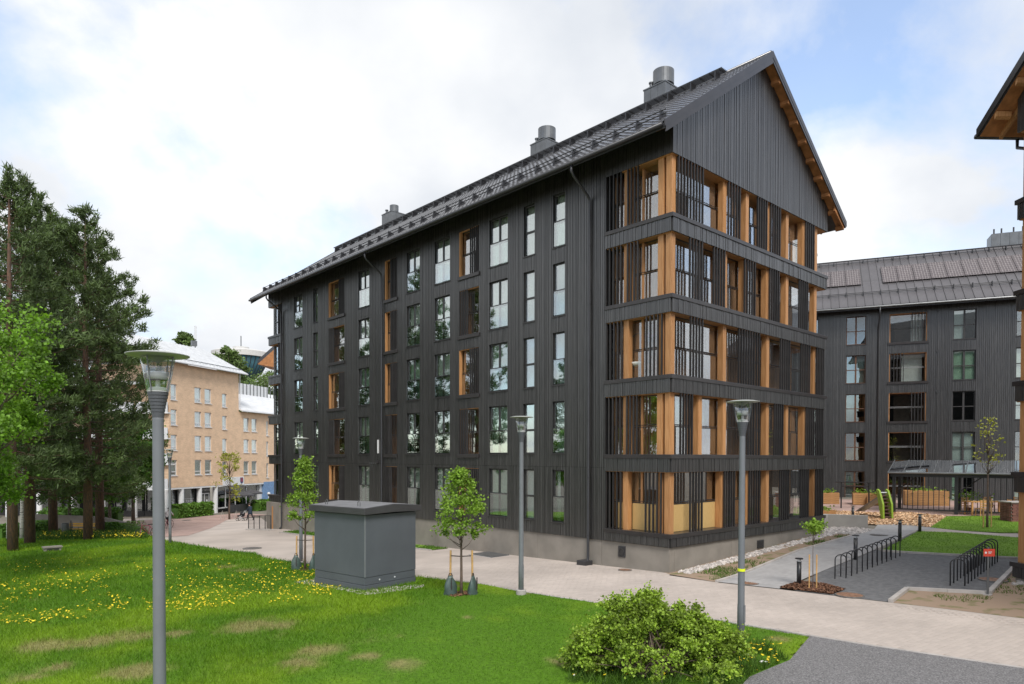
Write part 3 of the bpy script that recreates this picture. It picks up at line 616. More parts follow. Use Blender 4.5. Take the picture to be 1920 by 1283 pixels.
soil = drape('bare_soil', [P(1670, 1130), P(1701, 1106), P(1854, 1114), P(1905, 1062.5), P(1960, 1062), P(2000, 1130), P(1990, 1168), P(1920, 1160), P(1765, 1141)], .006, 'soil')
gv = drape('gravel_yard', [P(1520, 1194.5), P(1617, 1210.5), P(1698, 1222.5), P(1833, 1243), P(1920, 1255), low[-1]+dirR*8, Vector((-14, -24, 0)), Vector((-20, -14, 0)), P(1380, 1300), P(1405, 1273), P(1449, 1254), P(1481, 1241), P(1503, 1214)], .040, 'gravel')
LAWN2 = [P(1652, 1034), P(1700, 1037.5), P(1918, 1049), P(1960, 1052), P(1960, 1014), P(1920, 1010), P(1800, 1000), P(1722, 997)]
LAWN3 = [P(1744, 990), P(1775, 969), P(1880, 968), P(1885, 974), P(1960, 976), P(1960, 1000), P(1875, 1000), P(1800, 996)]
drape('side_path', [P(1722, 997), P(1800, 1000), P(1920, 1010), P(1960, 1014), P(1960, 1001), P(1875, 1001), P(1800, 996), P(1744, 990), P(1735, 988), P(1700, 986)], .018, 'paving')
for nm, LP in (('courtyard_lawn', LAWN2), ('courtyard_lawn', LAWN3)):
    drape(nm, LP, .03, 'lawn')
    x, y = scatter(LP, 420)
    put('grass', blades('grass', x, y, .045, .02, np.array([.12, .25, .012])*rng.uniform(.6, 1.3, (len(x), 1)), .03), bpy.data.objects[nm] if nm in bpy.data.objects and LP is LAWN2 else None)['kind'] = 'stuff'
gr2 = [o for o in bpy.data.objects if o.name.startswith('grass') and not o.parent and o.name != 'grass']
for o in gr2: tag(o, 'bright green short grass on the lawn before the picnic table', 'grass', kind='stuff')
chipsA = [P(1530, 978), P(1650, 985), P(1700, 986), P(1744, 990), P(1775, 969), P(1700, 961), P(1640, 962), P(1540, 957)]
drape('chip_ground', chipsA, .02, 'chips')
drape('courtyard_paving', [P(1775, 969), P(1885, 969), P(1960, 976), P(2000, 940), Vector((33, 2, 0)), Vector((27, 14, 0)), Vector((13.3, 12, 0)), Vector((13.3, 1, 0)), P(1548, 985), P(1540, 957), P(1640, 962), P(1700, 961)], .004, 'paving_red')
def chipmass(name, poly, n, size, m, label, cat, off=.03, flat=.6):
    x, y = scatter(poly, 1); A = max(1, len(x)); x, y = scatter(poly, n/max(1e-6, A)*1.0) if False else (x, y)
    xs_ = [p[0] for p in poly]; ys_ = [p[1] for p in poly]; X_ = rng.uniform(min(xs_), max(xs_), n*4); Y_ = rng.uniform(min(ys_), max(ys_), n*4); k = inpoly(X_, Y_, poly); X_, Y_ = X_[k][:n], Y_[k][:n]
    C_ = np.stack([X_, Y_, g(X_, Y_)+off+rng.uniform(0, .02, len(X_))], -1)
    return tag(put(name, leaf_mesh(name, C_, size, m, .5, flat)), label, cat, kind='stuff')
chipmass('wood_chips', chipsA, 5000, .12, 'chips', 'pale orange wood chips under the play slide', 'wood chips', .035, 1.5)
mulchA = [P(1462, 1104), P(1500, 1092), P(1545, 1097), P(1584, 1107), P(1560, 1116)]
drape('mulch_bed', mulchA, .03, 'mulch')
chipmass('bark_mulch', mulchA, 2200, .09, 'mulch', 'brown bark mulch around the staked sapling', 'mulch', .045, 1.2)
def rocks(name, cx, cy, r, label, m='pebble', cat='stones', off=.01, parent=None):
    b = MB()
    for x, y, s in zip(cx, cy, r):
        z = float(g(x, y))+off; n = 6; vs = []
        for t in range(n): a = 2*math.pi*t/n+random.random(); vs.append((x+math.cos(2*math.pi*t/n)*s*random.uniform(.7, 1.1), y+math.sin(2*math.pi*t/n)*s*random.uniform(.7, 1.1), z+s*random.uniform(.1, .35)))
        b.add(vs+[(x+random.uniform(-.3, .3)*s, y+random.uniform(-.3, .3)*s, z+s*random.uniform(.6, .9)), ]+[(p[0], p[1], z-.03) for p in vs], [(i, (i+1) % n, n) for i in range(n)]+[(n+1+i, n+1+(i+1) % n, (i+1) % n, i) for i in range(n)])
    o = b.build(name, m, parent); tag(o, label, cat, kind='stuff'); return o
t = rng.uniform(0, 1, 900); rocks('stone_strip', .3+t*13.2, -.12-rng.random(900)*.55, rng.uniform(.04, .10, 900), 'strip of pale rounded stones along the gable plinth')
rocks('stone_bed', 13.4+rng.random(420)*2.3, -1.5+rng.random(420)*1.9, rng.uniform(.06, .14, 420), 'pale stones heaped below the low concrete retaining wall')
rocks('stone_bed', 5.4+rng.random(90)*1.4, -10.3+rng.random(90)*.8, rng.uniform(.06, .14, 90), 'pale stones at the foot of the neighbouring loggia corner')
x, y = scatter([Vector((.2, -.7, 0)), P(1343, 1090), P(1396, 1074), P(1496, 1033), P(1600, 1004), Vector((13.5, -.9, 0))], 260); k = fbm(x, y, .8, 77) > .52
x, y = x[k], y[k]; tag(put('weeds', blades('weeds', x, y, .11, .025, np.array([.07, .15, .015])*rng.uniform(.6, 1.4, (len(x), 1)))), 'patchy green weeds in the bed along the gable', 'weeds', kind='stuff')
x, y = scatter([P(1675, 1130), P(1703, 1108), P(1854, 1116), P(1905, 1066), P(1960, 1066), P(1990, 1168)], 200); k = fbm(x, y, .9, 78) > .60
x, y = x[k], y[k]; tag(put('weeds', blades('weeds', x, y, .07, .022, np.array([.09, .15, .02])*rng.uniform(.6, 1.4, (len(x), 1)))), 'thin weeds on the bare soil beside the red sign', 'weeds', kind='stuff')
strip('kerb_stone', [P(1343, 1092), P(1396, 1075.6), P(1496, 1034), P(1600, 1004.7), P(1634, 994)], .10, .07, 'kerb', path)
strip('kerb_stone', [P(1645, 1031), P(1719, 997.5)], .10, .09, 'kerb', path)
strip('kerb_stone', [P(1652, 1034.5), P(1700, 1038), P(1918, 1049.5)], .10, .09, 'kerb', pad)
strip('kerb_stone', [P(1670, 1130), P(1701, 1106.5), P(1854, 1114.5), P(1905, 1063)], .14, .10, 'kerb', pad)
strip('kerb_stone', [P(1290, 1157)]+low[16:], .10, .05, 'kerb', plaza)
strip('kerb_stone', low[:14], .10, .03, 'kerb', plaza)
# grass strip and kerb along the low end of the facade
gs = [Vector((-.15, 13.5, 0)), Vector((-1.3, 13.5, 0)), Vector((-1.5, 31, 0)), Vector((-.15, 31.5, 0))]
drape('verge', gs, .03, 'lawn'); x, y = scatter(gs, 330); k = fbm(x, y, .7, 55) > .32; x, y = x[k], y[k]
tag(put('grass', blades('grass', x, y, .09, .025, np.array([.07, .16, .015])*rng.uniform(.5, 1.3, (len(x), 1)), .03)), 'narrow grass verge along the long dark facade', 'grass', kind='stuff')
strip('kerb_stone', [(-1.35, 13.4), (-1.55, 31.1)], .10, .06, 'kerb', plaza)
# pavers that can be told apart in the front of the plaza, rows across the way
pr = math.atan2(-.125, .99); pc, psn = math.cos(pr), math.sin(pr)
x0 = P(1760, 1235); PL, PWd = .2765, .1355
cand = []
for i in range(-60, 60):
    for j in range(-160, 200):
        u, v = (i+.5*(j % 2))*.28, j*.14; xx = x0.x+u*pc-v*psn; yy = x0.y+u*psn+v*pc; cand.append((xx, yy))
cand = np.array(cand); ok = inpoly(cand[:, 0], cand[:, 1], plaza_pts); cand = cand[ok]; vis, dz = inview(cand[:, 0], cand[:, 1], 10); cand, dz = cand[vis], dz[vis]
okk = np.ones(len(cand), bool)
for ddx, ddy in ((.17, .1), (-.17, .1), (.17, -.1), (-.17, -.1)): okk &= inpoly(cand[:, 0]+ddx, cand[:, 1]+ddy, plaza_pts)
cand, dz = cand[okk], dz[okk]; order = np.argsort(dz); cand = cand[order]; dz = dz[order]
pm = MB().prism([(-PL/2, -PWd/2), (PL/2, -PWd/2), (PL/2, PWd/2), (-PL/2, PWd/2)], -.05, 0).mesh('paver', 'paver')
for (xx, yy) in cand[:300]: put('paver', pm, plaza, (xx, yy, float(g(xx, yy))+.008+random.uniform(-.001, .001)), pr)
rest = cand[300:][dz[300:] < 30]; N = len(rest); zr = g(rest[:, 0], rest[:, 1])+.008+rng.uniform(-.001, .001, N)
cor = np.array([(-PL/2, -PWd/2), (PL/2, -PWd/2), (PL/2, PWd/2), (-PL/2, PWd/2)]); cor = np.stack([cor[:, 0]*pc-cor[:, 1]*psn, cor[:, 0]*psn+cor[:, 1]*pc], -1)
Vt = np.concatenate([np.concatenate([rest[:, None, :]+cor[None], np.broadcast_to(zr[:, None, None], (N, 4, 1))], -1), np.concatenate([rest[:, None, :]+cor[None], np.broadcast_to(zr[:, None, None]-.03, (N, 4, 1))], -1)], 1).reshape(-1, 3)
bse = (np.arange(N)*8)[:, None]; Fq = np.concatenate([bse+np.array(f) for f in ((0, 1, 2, 3), (4, 5, 1, 0), (5, 6, 2, 1), (6, 7, 3, 2), (7, 4, 0, 3))], 0)
tag(put('pavers', np_mesh('pavers', Vt, Fq, 'paver'), plaza), kind='stuff'); print('pavers', N)
# manhole covers
mat('rust_iron', (.23, .125, .075), .7, .3, 8); mat('iron', (.13, .12, .11), .6, .2, 8)
def cover(px, py, r, m, label, flush=.03):
    p = P(px, py); o = thing('manhole_cover', label, 'manhole cover', p+Vector((0, 0, flush)))
    MB().lathe([(r+.05, -.03), (r+.05, .0), (r+.01, .004), (r+.01, -.01)], 24).build('rim', 'iron', o)
    q = MB(); q.lathe([(r, -.03), (r, .0)], 24)
    q.build('lid', m, o)
    for a in range(6): MB().box(-r*.8*math.sqrt(max(0, 1-((a-2.5)/3.2)**2)), r*.8*math.sqrt(max(0, 1-((a-2.5)/3.2)**2)), (a-2.5)*r*.3-.012, (a-2.5)*r*.3+.012, 0, .006).build('rib', m, o)
cover(1593, 1117, .38, 'rust_iron', 'rusty round manhole cover on the grey pad near the mulch bed')
cover(1862, 1088, .40, 'rust_iron', 'orange rusty manhole cover beside the red sign post')
cover(1405, 1095, .28, 'rust_iron', 'rusty cover on the grey path by the lamp post')
cover(1648, 1004, .35, 'iron', 'grey manhole cover on the path near the retaining wall')
cover(473, 1029, .45, 'iron', 'dark manhole cover on the paving by the first staked tree')
cover(1172, 1070, .22, 'rust_iron', 'small rusty cover on the paving at the concrete plinth')
cover(350, 976, .45, 'iron', 'dark manhole cover in the red paving before the brick house')
p = P(905, 1036); hat = thing('hatch_lid', 'square steel ground hatch against the concrete plinth', 'hatch', Vector((-.62, 9.6, float(g(-.6, 9.6)))))
MB().box(-.6, .5, -.75, .75, -.05, .06).build('lid', 'zinc', hat, bevel=.01); MB().box(-.68, .58, -.83, .83, -.06, .025).build('rim', 'kerb', hat)
mat('concrete_pale', (.36, .34, .31), .85, .1, 1.2, bump=.1, bscale=40)
# retaining wall of the courtyard
rw = MB().prism([(13.3, .75), (15.2, .6), (15.9, -1.15), (16.15, -1.05), (15.45, .85), (13.3, 1.0)], -.2, [1.35]*6).build('retaining_wall', 'concrete_pale', bevel=.01)
tag(rw, 'low pale concrete retaining wall at the end of the gable', 'wall')
# ------------------------------------------------------------------ neighbouring block at the right edge (mirror of the same type, its far corner in view)
_gx = .035*_r-.9994*_F; _c = CAM+16.76*_r+22.85*_F
nb = thing('apartment_building', 'black timber gable end with orange posts beside the bicycle stands', 'building', (float(_c[0]), float(_c[1]), -.56), math.atan2(_gx[1], _gx[0]))
ncl = MB()
for k, z in enumerate(ZK):
    for u0, u1 in split(0, GW): t = random.uniform(0, .02); ncl.box(u0+.005, u1-.005, -.045-t, 0, (z-.67 if k else .97), z-.15)
    MB().prism([(-.09, -.09), (GW+.09, -.09), (GW+.09, .45), (.45, .45), (.45, Y0+.03), (-.09, Y0+.03)], z-.155, z).build('ledge', 'ledge', nb, bevel=.008)
    MB().box(0, GW, 0, 3.1, z-.66 if k else .95, z-.157).build('band_core', 'dark_wall', nb)
    if k: MB().box(.01, GW-.01, .01, 2.3, z-.69, z-.662).build('soffit', 'glulam', nb)
    MB().box(.4, GW-.3, 2.3, 2.4, z, z+2.34).build('loggia_wall', 'plywood', nb)
    MB().box(.4, GW-.3, .385, .393, z+.02, z+2.3).build('pane', 'glass_balcony', nb)
    for x, y in ((.2, .2), (.2, .56), (.2, 2.18), (2.1, .22), (3.87, .22), (5.65, .22)): put('post', post_me, nb, (x, y, z-.01))
    for x in GS[k][:10]: put('slat', slat_me, nb, (x, 0, z-.004))
for u0, u1 in split(-.04, GW+.04): a, b = u0+.006, u1-.006; ncl.prism([(a, -.07), (b, -.07), (b, 0), (a, 0)], 15.67, [rz_sof(a), rz_sof(b), rz_sof(b), rz_sof(a)])
tag(ncl.build('cladding', 'cladding', nb), kind='stuff')
MB().box(.03, GW, 3.2, 12, .95, 16.0).build('wall', 'dark_wall', nb); MB().extr_y([(.05, 15.7), (GW-.05, 15.7), (GW-.05, rz_sof(GW)), (RX, rz_sof(RX)), (.05, rz_sof(0))], .02, .3).build('gable_wall', 'dark_wall', nb)
MB().box(.0, GW, .005, 2.4, 15.66, 15.69).build('loggia_ceiling', 'glulam', nb)
MB().box(.035, GW-.03, .035, 12, .2, .965).build('plinth_panel', 'plinth', nb)
nroof = MB().extr_y([(RX, RZ-.05), (RX-HALF, rz_top(RX-HALF)-.05), (RX-HALF, rz_top(RX-HALF)-.24), (RX, RZ-.29), (RX+HALF, rz_top(RX+HALF)-.24), (RX+HALF, rz_top(RX+HALF)-.05)], -.56, 12).build('roof', 'roof_tile', nb)
xs_ = RX-HALF
MB().extr_y([(RX, RZ-.30), (xs_+.05, rz_top(xs_+.05)-.25), (xs_+.05, rz_top(xs_+.05)-.262), (RX, RZ-.312)], -.54, 6).build('soffit', 'soffit_wood', nroof)
MB().extr_y([(RX, RZ+.10), (xs_-.03, rz_top(xs_-.03)+.08), (xs_-.03, rz_top(xs_-.03)-.2), (RX, RZ-.26)], -.62, -.57).build('bargeboard', 'ledge', nroof)
for i in range(8):
    x = RX-(.75+i*.9); MB().extr_y([(x-.05, rz_top(x-.05)-.31), (x+.05, rz_top(x+.05)-.31), (x+.05, rz_top(x+.05)-.47), (x-.05, rz_top(x-.05)-.47)], -.54, -.02).build('lookout', 'glulam', nroof)
for yy in (.1, 1.0, 1.9): MB().extr_y([(xs_+.1, rz_top(xs_+.1)-.27), (.0, rz_top(0)-.28), (.0, rz_top(0)-.5), (xs_+.1, rz_top(xs_+.1)-.42)], yy, yy+.1).build('rafter_end', 'glulam', nroof)
MB().tube([(xs_-.09, -.6, rz_top(xs_)-.17), (xs_-.09, 12, rz_top(xs_)-.17)], .085, 10).build('gutter', 'dark_metal', nroof, smooth=True)
MB().tube([(xs_-.09, .9, rz_top(xs_)-.2), (xs_-.09, .9, 15.75), (-.2, .9, 15.2), (-.14, .9, 14.9), (-.14, .9, 13.7)], .055, 8).build('downpipe', 'dark_metal', nb, smooth=True)
# ------------------------------------------------------------------ dark block across the courtyard
bb = thing('apartment_building', 'black timber block across the courtyard with solar panels on a grey seamed roof', 'building', (35.5, 3.3, 0), math.atan2(-.905, .425))
BZ = [1.1, 4.1, 7.1, 10.1, 13.1]
BX0, BX1 = -13, 14
BCOL = [(-4.25, -2.87, 'w'), (-1.27, 1.2, 'L'), (2.88, 4.32, 'w'), (6.75, 8.1, 'w'), (-7.6, -6.2, 'w')]
bcl = MB(); bco = MB(); ed = sorted({BX0, BX1, *[c[0] for c in BCOL], *[c[1] for c in BCOL]})
def bops(m): return [(z+.02, z+2.2) for c in BCOL if c[0] < m < c[1] for z in BZ]
for a, b in zip(ed[:-1], ed[1:]):
    for s in zsegs(.6, 16.2, bops((a+b)/2)): bco.box(a, b, .03, .3, s[0], s[1])
    for u0, u1 in split(a, b, .115):
        for s in zsegs(.9, 16.2, bops((a+b)/2)): t = random.uniform(0, .025); bcl.box(u0+.008, u1-.008, -t-.012, .032, s[0], s[1])
for z in BZ: bco.box(BX0, BX1, .3, 9, z-.35, z-.02)
bco.box(BX1, 32, .03, 9, 0, 16.2); bco.box(BX0, BX1, 9, 9.3, 0, 16.2); bco.box(BX0, BX0+.3, .3, 9, 0, 16.2); bco.box(BX1-.3, BX1, .3, 9, 0, 16.2)
bco.build('wall', 'dark_wall', bb); tag(bcl.build('cladding', 'cladding', bb), kind='stuff')
for ci, (a, b, kd) in enumerate(BCOL):
    for k, z in enumerate(BZ):
        w = b-a; z0, z1 = z+.02, z+2.2; h = z1-z0
        if kd == 'w':
            q = MB(); q.box(a, a+.06, .1, .17, z0, z1).box(b-.06, b, .1, .17, z0, z1).box(a+.06, b-.06, .1, .17, z1-.06, z1).box(a+.06, b-.06, .1, .17, z0, z0+.06).box((a+b)/2-.06, (a+b)/2+.06, .095, .165, z0+.06, z1-.06).box(a+.06, b-.06, .09, .16, z0+1.02, z0+1.08)
            o = q.build('window', 'brown_frame' if ci == 0 else 'frame', bb)
            for u0, u1 in ((a+.06, (a+b)/2-.06), ((a+b)/2+.06, b-.06)):
                for s0, s1 in ((z0+.06, z0+1.02), (z0+1.08, z1-.06)): MB().box(u0, u1, .12, .128, s0, s1).build('pane', 'glass' if ci != 0 else 'glass_dark', o)
            MB().box(a-.04, b+.04, -.06, .1, z0-.06, z0-.005).build('sill', 'ledge', o)
            if (k+ci) % 3 != 1: MB().box(a, (b if (k+ci) % 2 else (a+b)/2), .24, .25, z0, z1).build('curtain', ('curtain', 'curtain_green', 'blind')[(k+2*ci) % 3], o)
        else:
            o = MB().box(a-.001, a+.05, .03, 1.6, z0, z1).box(b-.05, b+.001, .03, 1.6, z0, z1).box(a, b, .03, 1.6, z1-.04, z1).build('balcony', 'plywood', bb)
            MB().box(a-.12, b+.12, -.1, .1, z0-.16, z0+.02).build('ledge', 'ledge', o)
            sl = grp(b-.95, b-.1, 5) if k != 3 else grp(a+.1, a+.95, 5)
            for xx in sl: MB().box(xx-.02, xx+.02, -.03, .06, z0+.02, z1).build('slat', 'slat', o)
            MB().box(a+.05, b-.05, .3, .31, z0+.02, z1-.05).build('pane', 'glass_balcony', o)
            q = MB(); rail(q, (a, .27), (b, .27), z0+1.05); q.build('glazing_rail', 'zinc', o)
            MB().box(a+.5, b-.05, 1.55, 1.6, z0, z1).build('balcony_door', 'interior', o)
            if k in (3, 4): MB().box(a+(.9 if k == 3 else 1.5), b-.2, .7, .72, z0, z1-.1).build('curtain', 'curtain', o)
ez, rzb, ry = 15.85, 20.9, 5.0; bsl = (rzb-ez)/(ry+1)
broof = MB().add([(BX0, -1, ez-.25), (32, -1, ez-.25), (32, ry, rzb-.25), (BX0, ry, rzb-.25), (BX0, -1, ez), (32, -1, ez), (32, ry, rzb), (BX0, ry, rzb), (BX0, ry+6, ez), (32, ry+6, ez)],
    [(0, 1, 2, 3), (4, 5, 6, 7), (0, 1, 5, 4), (7, 6, 9, 8), (4, 7, 8, 0), (5, 1, 9, 6)]).build('roof', 'roof_dark', bb)
mat('seam_roof', (.115, .108, .112), .42, .1, 1.2, orand=.07, metal=.25)
nsh = 46; sw = (BX1-BX0)/nsh; ln = math.hypot(ry+1, rzb-ez); ang = math.atan2(rzb-ez, ry+1)
shm = MB().box(.01, sw-.01, 0, ln*.5-.01, .01, .025).box(.0, .03, 0, ln*.5-.01, .02, .07).mesh('roof_sheet', 'seam_roof')
for i in range(nsh):
    for j in range(2):
        s = j*ln*.5; put('roof_sheet', shm, broof, (BX0+sw*i, -1+s*math.cos(ang), ez+s*math.sin(ang)), rot=(ang, 0, 0))
q = MB()
for xx in np.arange(BX0+.3, BX1, 1.2): q.box(xx, xx+.04, .16, .5, ez+bsl*1.2+.0, ez+bsl*1.5+.16)
for h in (.1, .2): q.tube([(BX0, .2, ez+bsl*1.2+h+.1), (BX1, .2, ez+bsl*1.2+h+.1)], .025, 6)
q.build('snow_guard', 'dark_metal', broof)
q = MB(); q.box(BX0, BX1, ry-.55, ry-.35, rzb-.1, rzb-.05)
for xx in np.arange(BX0+.3, BX1, 1.1): q.box(xx, xx+.05, ry-.6, ry-.3, rzb-.5, rzb-.08)
q.build('roof_walkway', 'dark_metal', broof)
mat('solar', (.085, .068, .068), .32, .12, 3, spec=.5, orand=.06); mat('solar_line', (.42, .38, .37), .4)
sp0, sp1 = 2.55/math.cos(ang), 4.55/math.cos(ang)      # along the slope
pan = MB().box(.01, 1.08, 0, sp1-sp0, .1, .14).mesh('solar_panel', 'solar'); lin = MB()
for i in range(1, 6): lin.box(.01+1.07*i/6-.007, .01+1.07*i/6+.007, 0.01, sp1-sp0-.01, .139, .143)
for i in range(0, 9): lin.box(.012, 1.078, (sp1-sp0)*i/8-.008 if i else 0, (sp1-sp0)*i/8+.008 if i < 8 else sp1-sp0, .139, .1445)
linm = lin.mesh('cell_lines', 'solar_line')
for xx in [BX0+1.1*i for i in range(9)]+[-1.62+1.1*i for i in range(14)]:
    if -3.35 < xx < -1.63: continue
    o = put('solar_panel', pan, broof, (xx, -1+sp0*math.cos(ang), ez+sp0*math.sin(ang)), rot=(ang, 0, 0)); put('cell_lines', linm, o)['kind'] = 'stuff'
    for v in (.25, .75): MB().box(-.02, .03, (sp1-sp0)*v-.03, (sp1-sp0)*v+.03, .13, .16).build('clamp', 'zinc', o)
chm = MB().box(6.3, 10.5, 5.2, 6.6, 20, 22.0).build('chimney', 'zinc', broof)
for i in range(7): MB().box(6.3+.6*i+.01, 6.9+.6*i-.01, 5.16, 5.2, 20, 22.02).build('chimney_panel', 'zinc', chm)
for xx in (6.6, 7.1, 7.9, 8.5): MB().tube([(xx, 5.8, 22), (xx, 5.8, 22.55)], .06, 8).build('vent_pipe', 'dark_metal', chm)
MB().tube([(BX0, -1.07, ez-.1), (BX1, -1.07, ez-.1)], .08, 8).build('gutter', 'zinc', broof)
MB().tube([(-2.03, -1.07, ez-.15), (-2.03, -1.0, ez-.7), (-2.03, -.2, ez-1.5), (-2.03, -.1, ez-1.8), (-2.03, -.1, 1.2)], .055, 8).build('downpipe', 'dark_metal', bb, smooth=True)
for k in range(4): MB().tube([(1.9, -.06, 15.3-3*k), (1.9, 0, 15.3-3*k)], .09, 10).build('vent_cap', 'dark_metal', bb)
# glass roofed shelter with iron bars in front of it
glassmat('glass_canopy', (.42, .46, .46), .38)
FL = P(1676, 961); _d = P(1787, 965)-FL; _d.z = 0; _d.normalize(); sang = math.atan2(_d.y, _d.x); _n = Vector((-_d.y, _d.x, 0)); SD = 2.6
shl = thing('garden_shelter', 'black steel shelter with sloping glass roof and barred front in the courtyard', 'shelter', FL, sang)
SL_ = 3.0
while True:
    q_ = np.array(FL+_d*SL_)-CAM
    if 960+FPX*(q_@CR)/(q_@CF) > 1935 or SL_ > 14: break
    SL_ += .1
fz = zat(1676, 887, FL)-FL.z; bz = zat(1692, 865, FL+_n*SD)-FL.z
for x in (.0, SL_*.47, SL_*.93):
    MB().box(x-.09, x+.09, -.09, .09, -.3, fz).build('post', 'black_steel', shl); MB().box(x-.09, x+.09, SD-.18, SD, -.3, bz).build('post', 'black_steel', shl)
MB().box(-.2, SL_, -.07, .07, fz-.22, fz).build('beam', 'black_steel', shl); MB().box(-.2, SL_, SD-.14, SD, bz-.2, bz).build('beam', 'black_steel', shl)
nb_ = 9
for i in range(nb_):
    a, b = -.3+(SL_+.3)*i/nb_, -.3+(SL_+.3)*(i+1)/nb_
    MB().add([(a+.02, -.3, fz+.03), (b-.02, -.3, fz+.03), (b-.02, SD, bz+.05), (a+.02, SD, bz+.05), (a+.02, -.3, fz+.045), (b-.02, -.3, fz+.045), (b-.02, SD, bz+.065), (a+.02, SD, bz+.065)], [(0, 3, 2, 1), (4, 5, 6, 7), (0, 1, 5, 4), (1, 2, 6, 5), (2, 3, 7, 6), (3, 0, 4, 7)]).build('roof_pane', 'glass_canopy', shl)
    MB().tube([(a, -.3, fz+.05), (a, SD, bz+.07)], .03, 6).build('glazing_bar', 'zinc', shl)
MB().tube([(-.3, -.36, fz+.02), (SL_, -.36, fz+.02)], .06, 8).build('gutter', 'zinc', shl)
barm = MB().box(-.02, .02, -.02, .02, 0, fz-.45).mesh('bar', 'black_steel')
for x in np.arange(.45, SL_-.1, .27): put('bar', barm, shl, (x, 0, .27))
MB().box(.1, SL_*.93, -.03, .03, .2, .28).build('bottom_rail', 'black_steel', shl)
for x in (.2, SL_*.5): MB().tube([(x, .1, fz-1.0), (x+1.0, .1, fz-.2)], .035, 6).build('brace', 'black_steel', shl)
# ------------------------------------------------------------------ yellow brick house beyond the square
mat('yellow_brick', (.82, .59, .40), .85, .07, 1.2, tex='brick'); mat('white_roof', (.60, .61, .62), .5, .08, 1.5); mat('blue_wall', (.16, .27, .45), .7)
yb = thing('brick_house', 'pale yellow brick house with white roof and shops under its columns', 'building', (1.9, 68.3, 0), math.atan2(.53, .848)); GZ = -2.75
TW, WE, TE, WEV, GF = 12.0, 22.0, 15.0, 10.15, .75
YW = [(.23, 1.16), (4.01, 5.13), (5.72, 6.88)]; YR = [2.14, 5.0, 7.88, 10.75]
NR = [(8.84, 9.69, 10.52, 12.2), (8.84, 9.69, 7.72, 9.43), (8.84, 9.69, 4.85, 6.55), (8.84, 9.69, 2.0, 3.7)]
WR = [(a, b, z, z+1.74) for a, b in ((12.96, 14.04), (14.62, 15.73)) for z in (1.98, 4.84, 7.65)]+[(17.8, 18.3, z, z+2.0) for z in (1.4, 4.4, 7.2)]
WINS = [(a, b, z, z+1.78) for a, b in YW for z in YR]+NR+WR
q = MB(); ed = sorted({0, TW, WE, *[w[0] for w in WINS], *[w[1] for w in WINS]})
for a, b in zip(ed[:-1], ed[1:]):
    top = TE if b <= TW else WEV
    for s in zsegs(GF, top, [(w[2], w[3]) for w in WINS if w[0] < (a+b)/2 < w[1]]): q.box(a, b, 0, .35, s[0], s[1])
q.box(TW-.3, TW, .36, 11, WEV-.5, TE); q.box(-.0, .35, .36, 11, GF, TE)
q.build('wall', 'yellow_brick', yb)
MB().box(.4, WE, 4, 4.2, GF, 9.5).box(.4, TW, 4, 4.2, 9.5, 14.5).box(.36, WE, .36, 4, GF+.02, GF+.2).build('inner_wall', 'interior', yb)
for a, b, z0, z1 in WINS:
    q = MB(); q.box(a, a+.09, .1, .2, z0, z1).box(b-.09, b, .1, .2, z0, z1).box(a+.09, b-.09, .1, .2, z1-.09, z1).box(a+.09, b-.09, .1, .2, z0, z0+.09).box(a+.09, b-.09, .1, .2, z0+.38, z0+.46)
    o = q.build('window', 'white_paint', yb); MB().box(a+.09, b-.09, .14, .15, z0+.46, z1-.09).build('pane', 'glass', o); MB().box(a+.09, b-.09, .14, .15, z0+.09, z0+.38).build('pane', 'glass', o)
    MB().box(a-.05, b+.05, -.08, .1, z0-.07, z0).build('sill', 'white_paint', o)
    if random.random() < .8: MB().box(a, b, .3, .31, z0+(.4 if random.random() < .5 else .0), z1).build('blind', 'blind', o)
yr = MB().add([(-4, -.7, TE-.05), (TW+.9, -.7, TE-.05), (TW+.9, 6, TE+3.3), (-4, 6, TE+3.3), (-4, -.7, TE+.13), (TW+.9, -.7, TE+.13), (TW+.9, 6, TE+3.5), (-4, 6, TE+3.5), (-4, 12, TE), (TW+.9, 12, TE)],
    [(3, 2, 1, 0), (4, 5, 6, 7), (0, 1, 5, 4), (7, 6, 9, 8), (1, 2, 6, 5), (6, 2, 9), (0, 4, 7, 3), (3, 7, 8)]).build('roof', 'white_roof', yb)
q = MB()
for xx in np.arange(-3.6, TW+.8, .6): q.add([(xx, -.68, TE+.14), (xx+.05, -.68, TE+.14), (xx+.05, 6, TE+3.54), (xx, 6, TE+3.54), (xx, -.68, TE+.19), (xx+.05, -.68, TE+.19), (xx+.05, 6, TE+3.58), (xx, 6, TE+3.58)], [(4, 5, 6, 7), (0, 1, 5, 4), (1, 2, 6, 5), (3, 0, 4, 7)])
tag(q.build('roof_seams', 'white_roof', yr), kind='stuff')
MB().tube([(-4, -.75, TE), (TW+.9, -.75, TE)], .08, 8).build('gutter', 'white_metal', yr); MB().tube([(-4, -.2, TE+.55), (TW+.4, -.2, TE+.55)], .05, 6).build('snow_guard', 'zinc', yr)
MB().add([(TW, -.5, WEV), (WE+8, -.5, WEV), (WE+8, 7, WEV+3.6), (TW, 7, WEV+3.6), (TW, -.5, WEV+.2), (WE+8, -.5, WEV+.2), (WE+8, 7, WEV+3.8), (TW, 7, WEV+3.8)], [(3, 2, 1, 0), (4, 5, 6, 7), (0, 1, 5, 4), (1, 2, 6, 5), (2, 3, 7, 6), (3, 0, 4, 7)]).build('roof', 'white_roof', yb)
MB().tube([(TW, -.55, WEV+.05), (WE+8, -.55, WEV+.05)], .08, 8).build('gutter', 'white_metal', yb); MB().tube([(TW+.12, -.1, TE), (TW+.12, -.1, WEV+.5)], .06, 8).build('downpipe', 'white_metal', yb)
hp = MB().box(TW+4, WE+4, 5.5, 9, WEV+2, WEV+4.6).build('roof_plant', 'white_metal', yb)
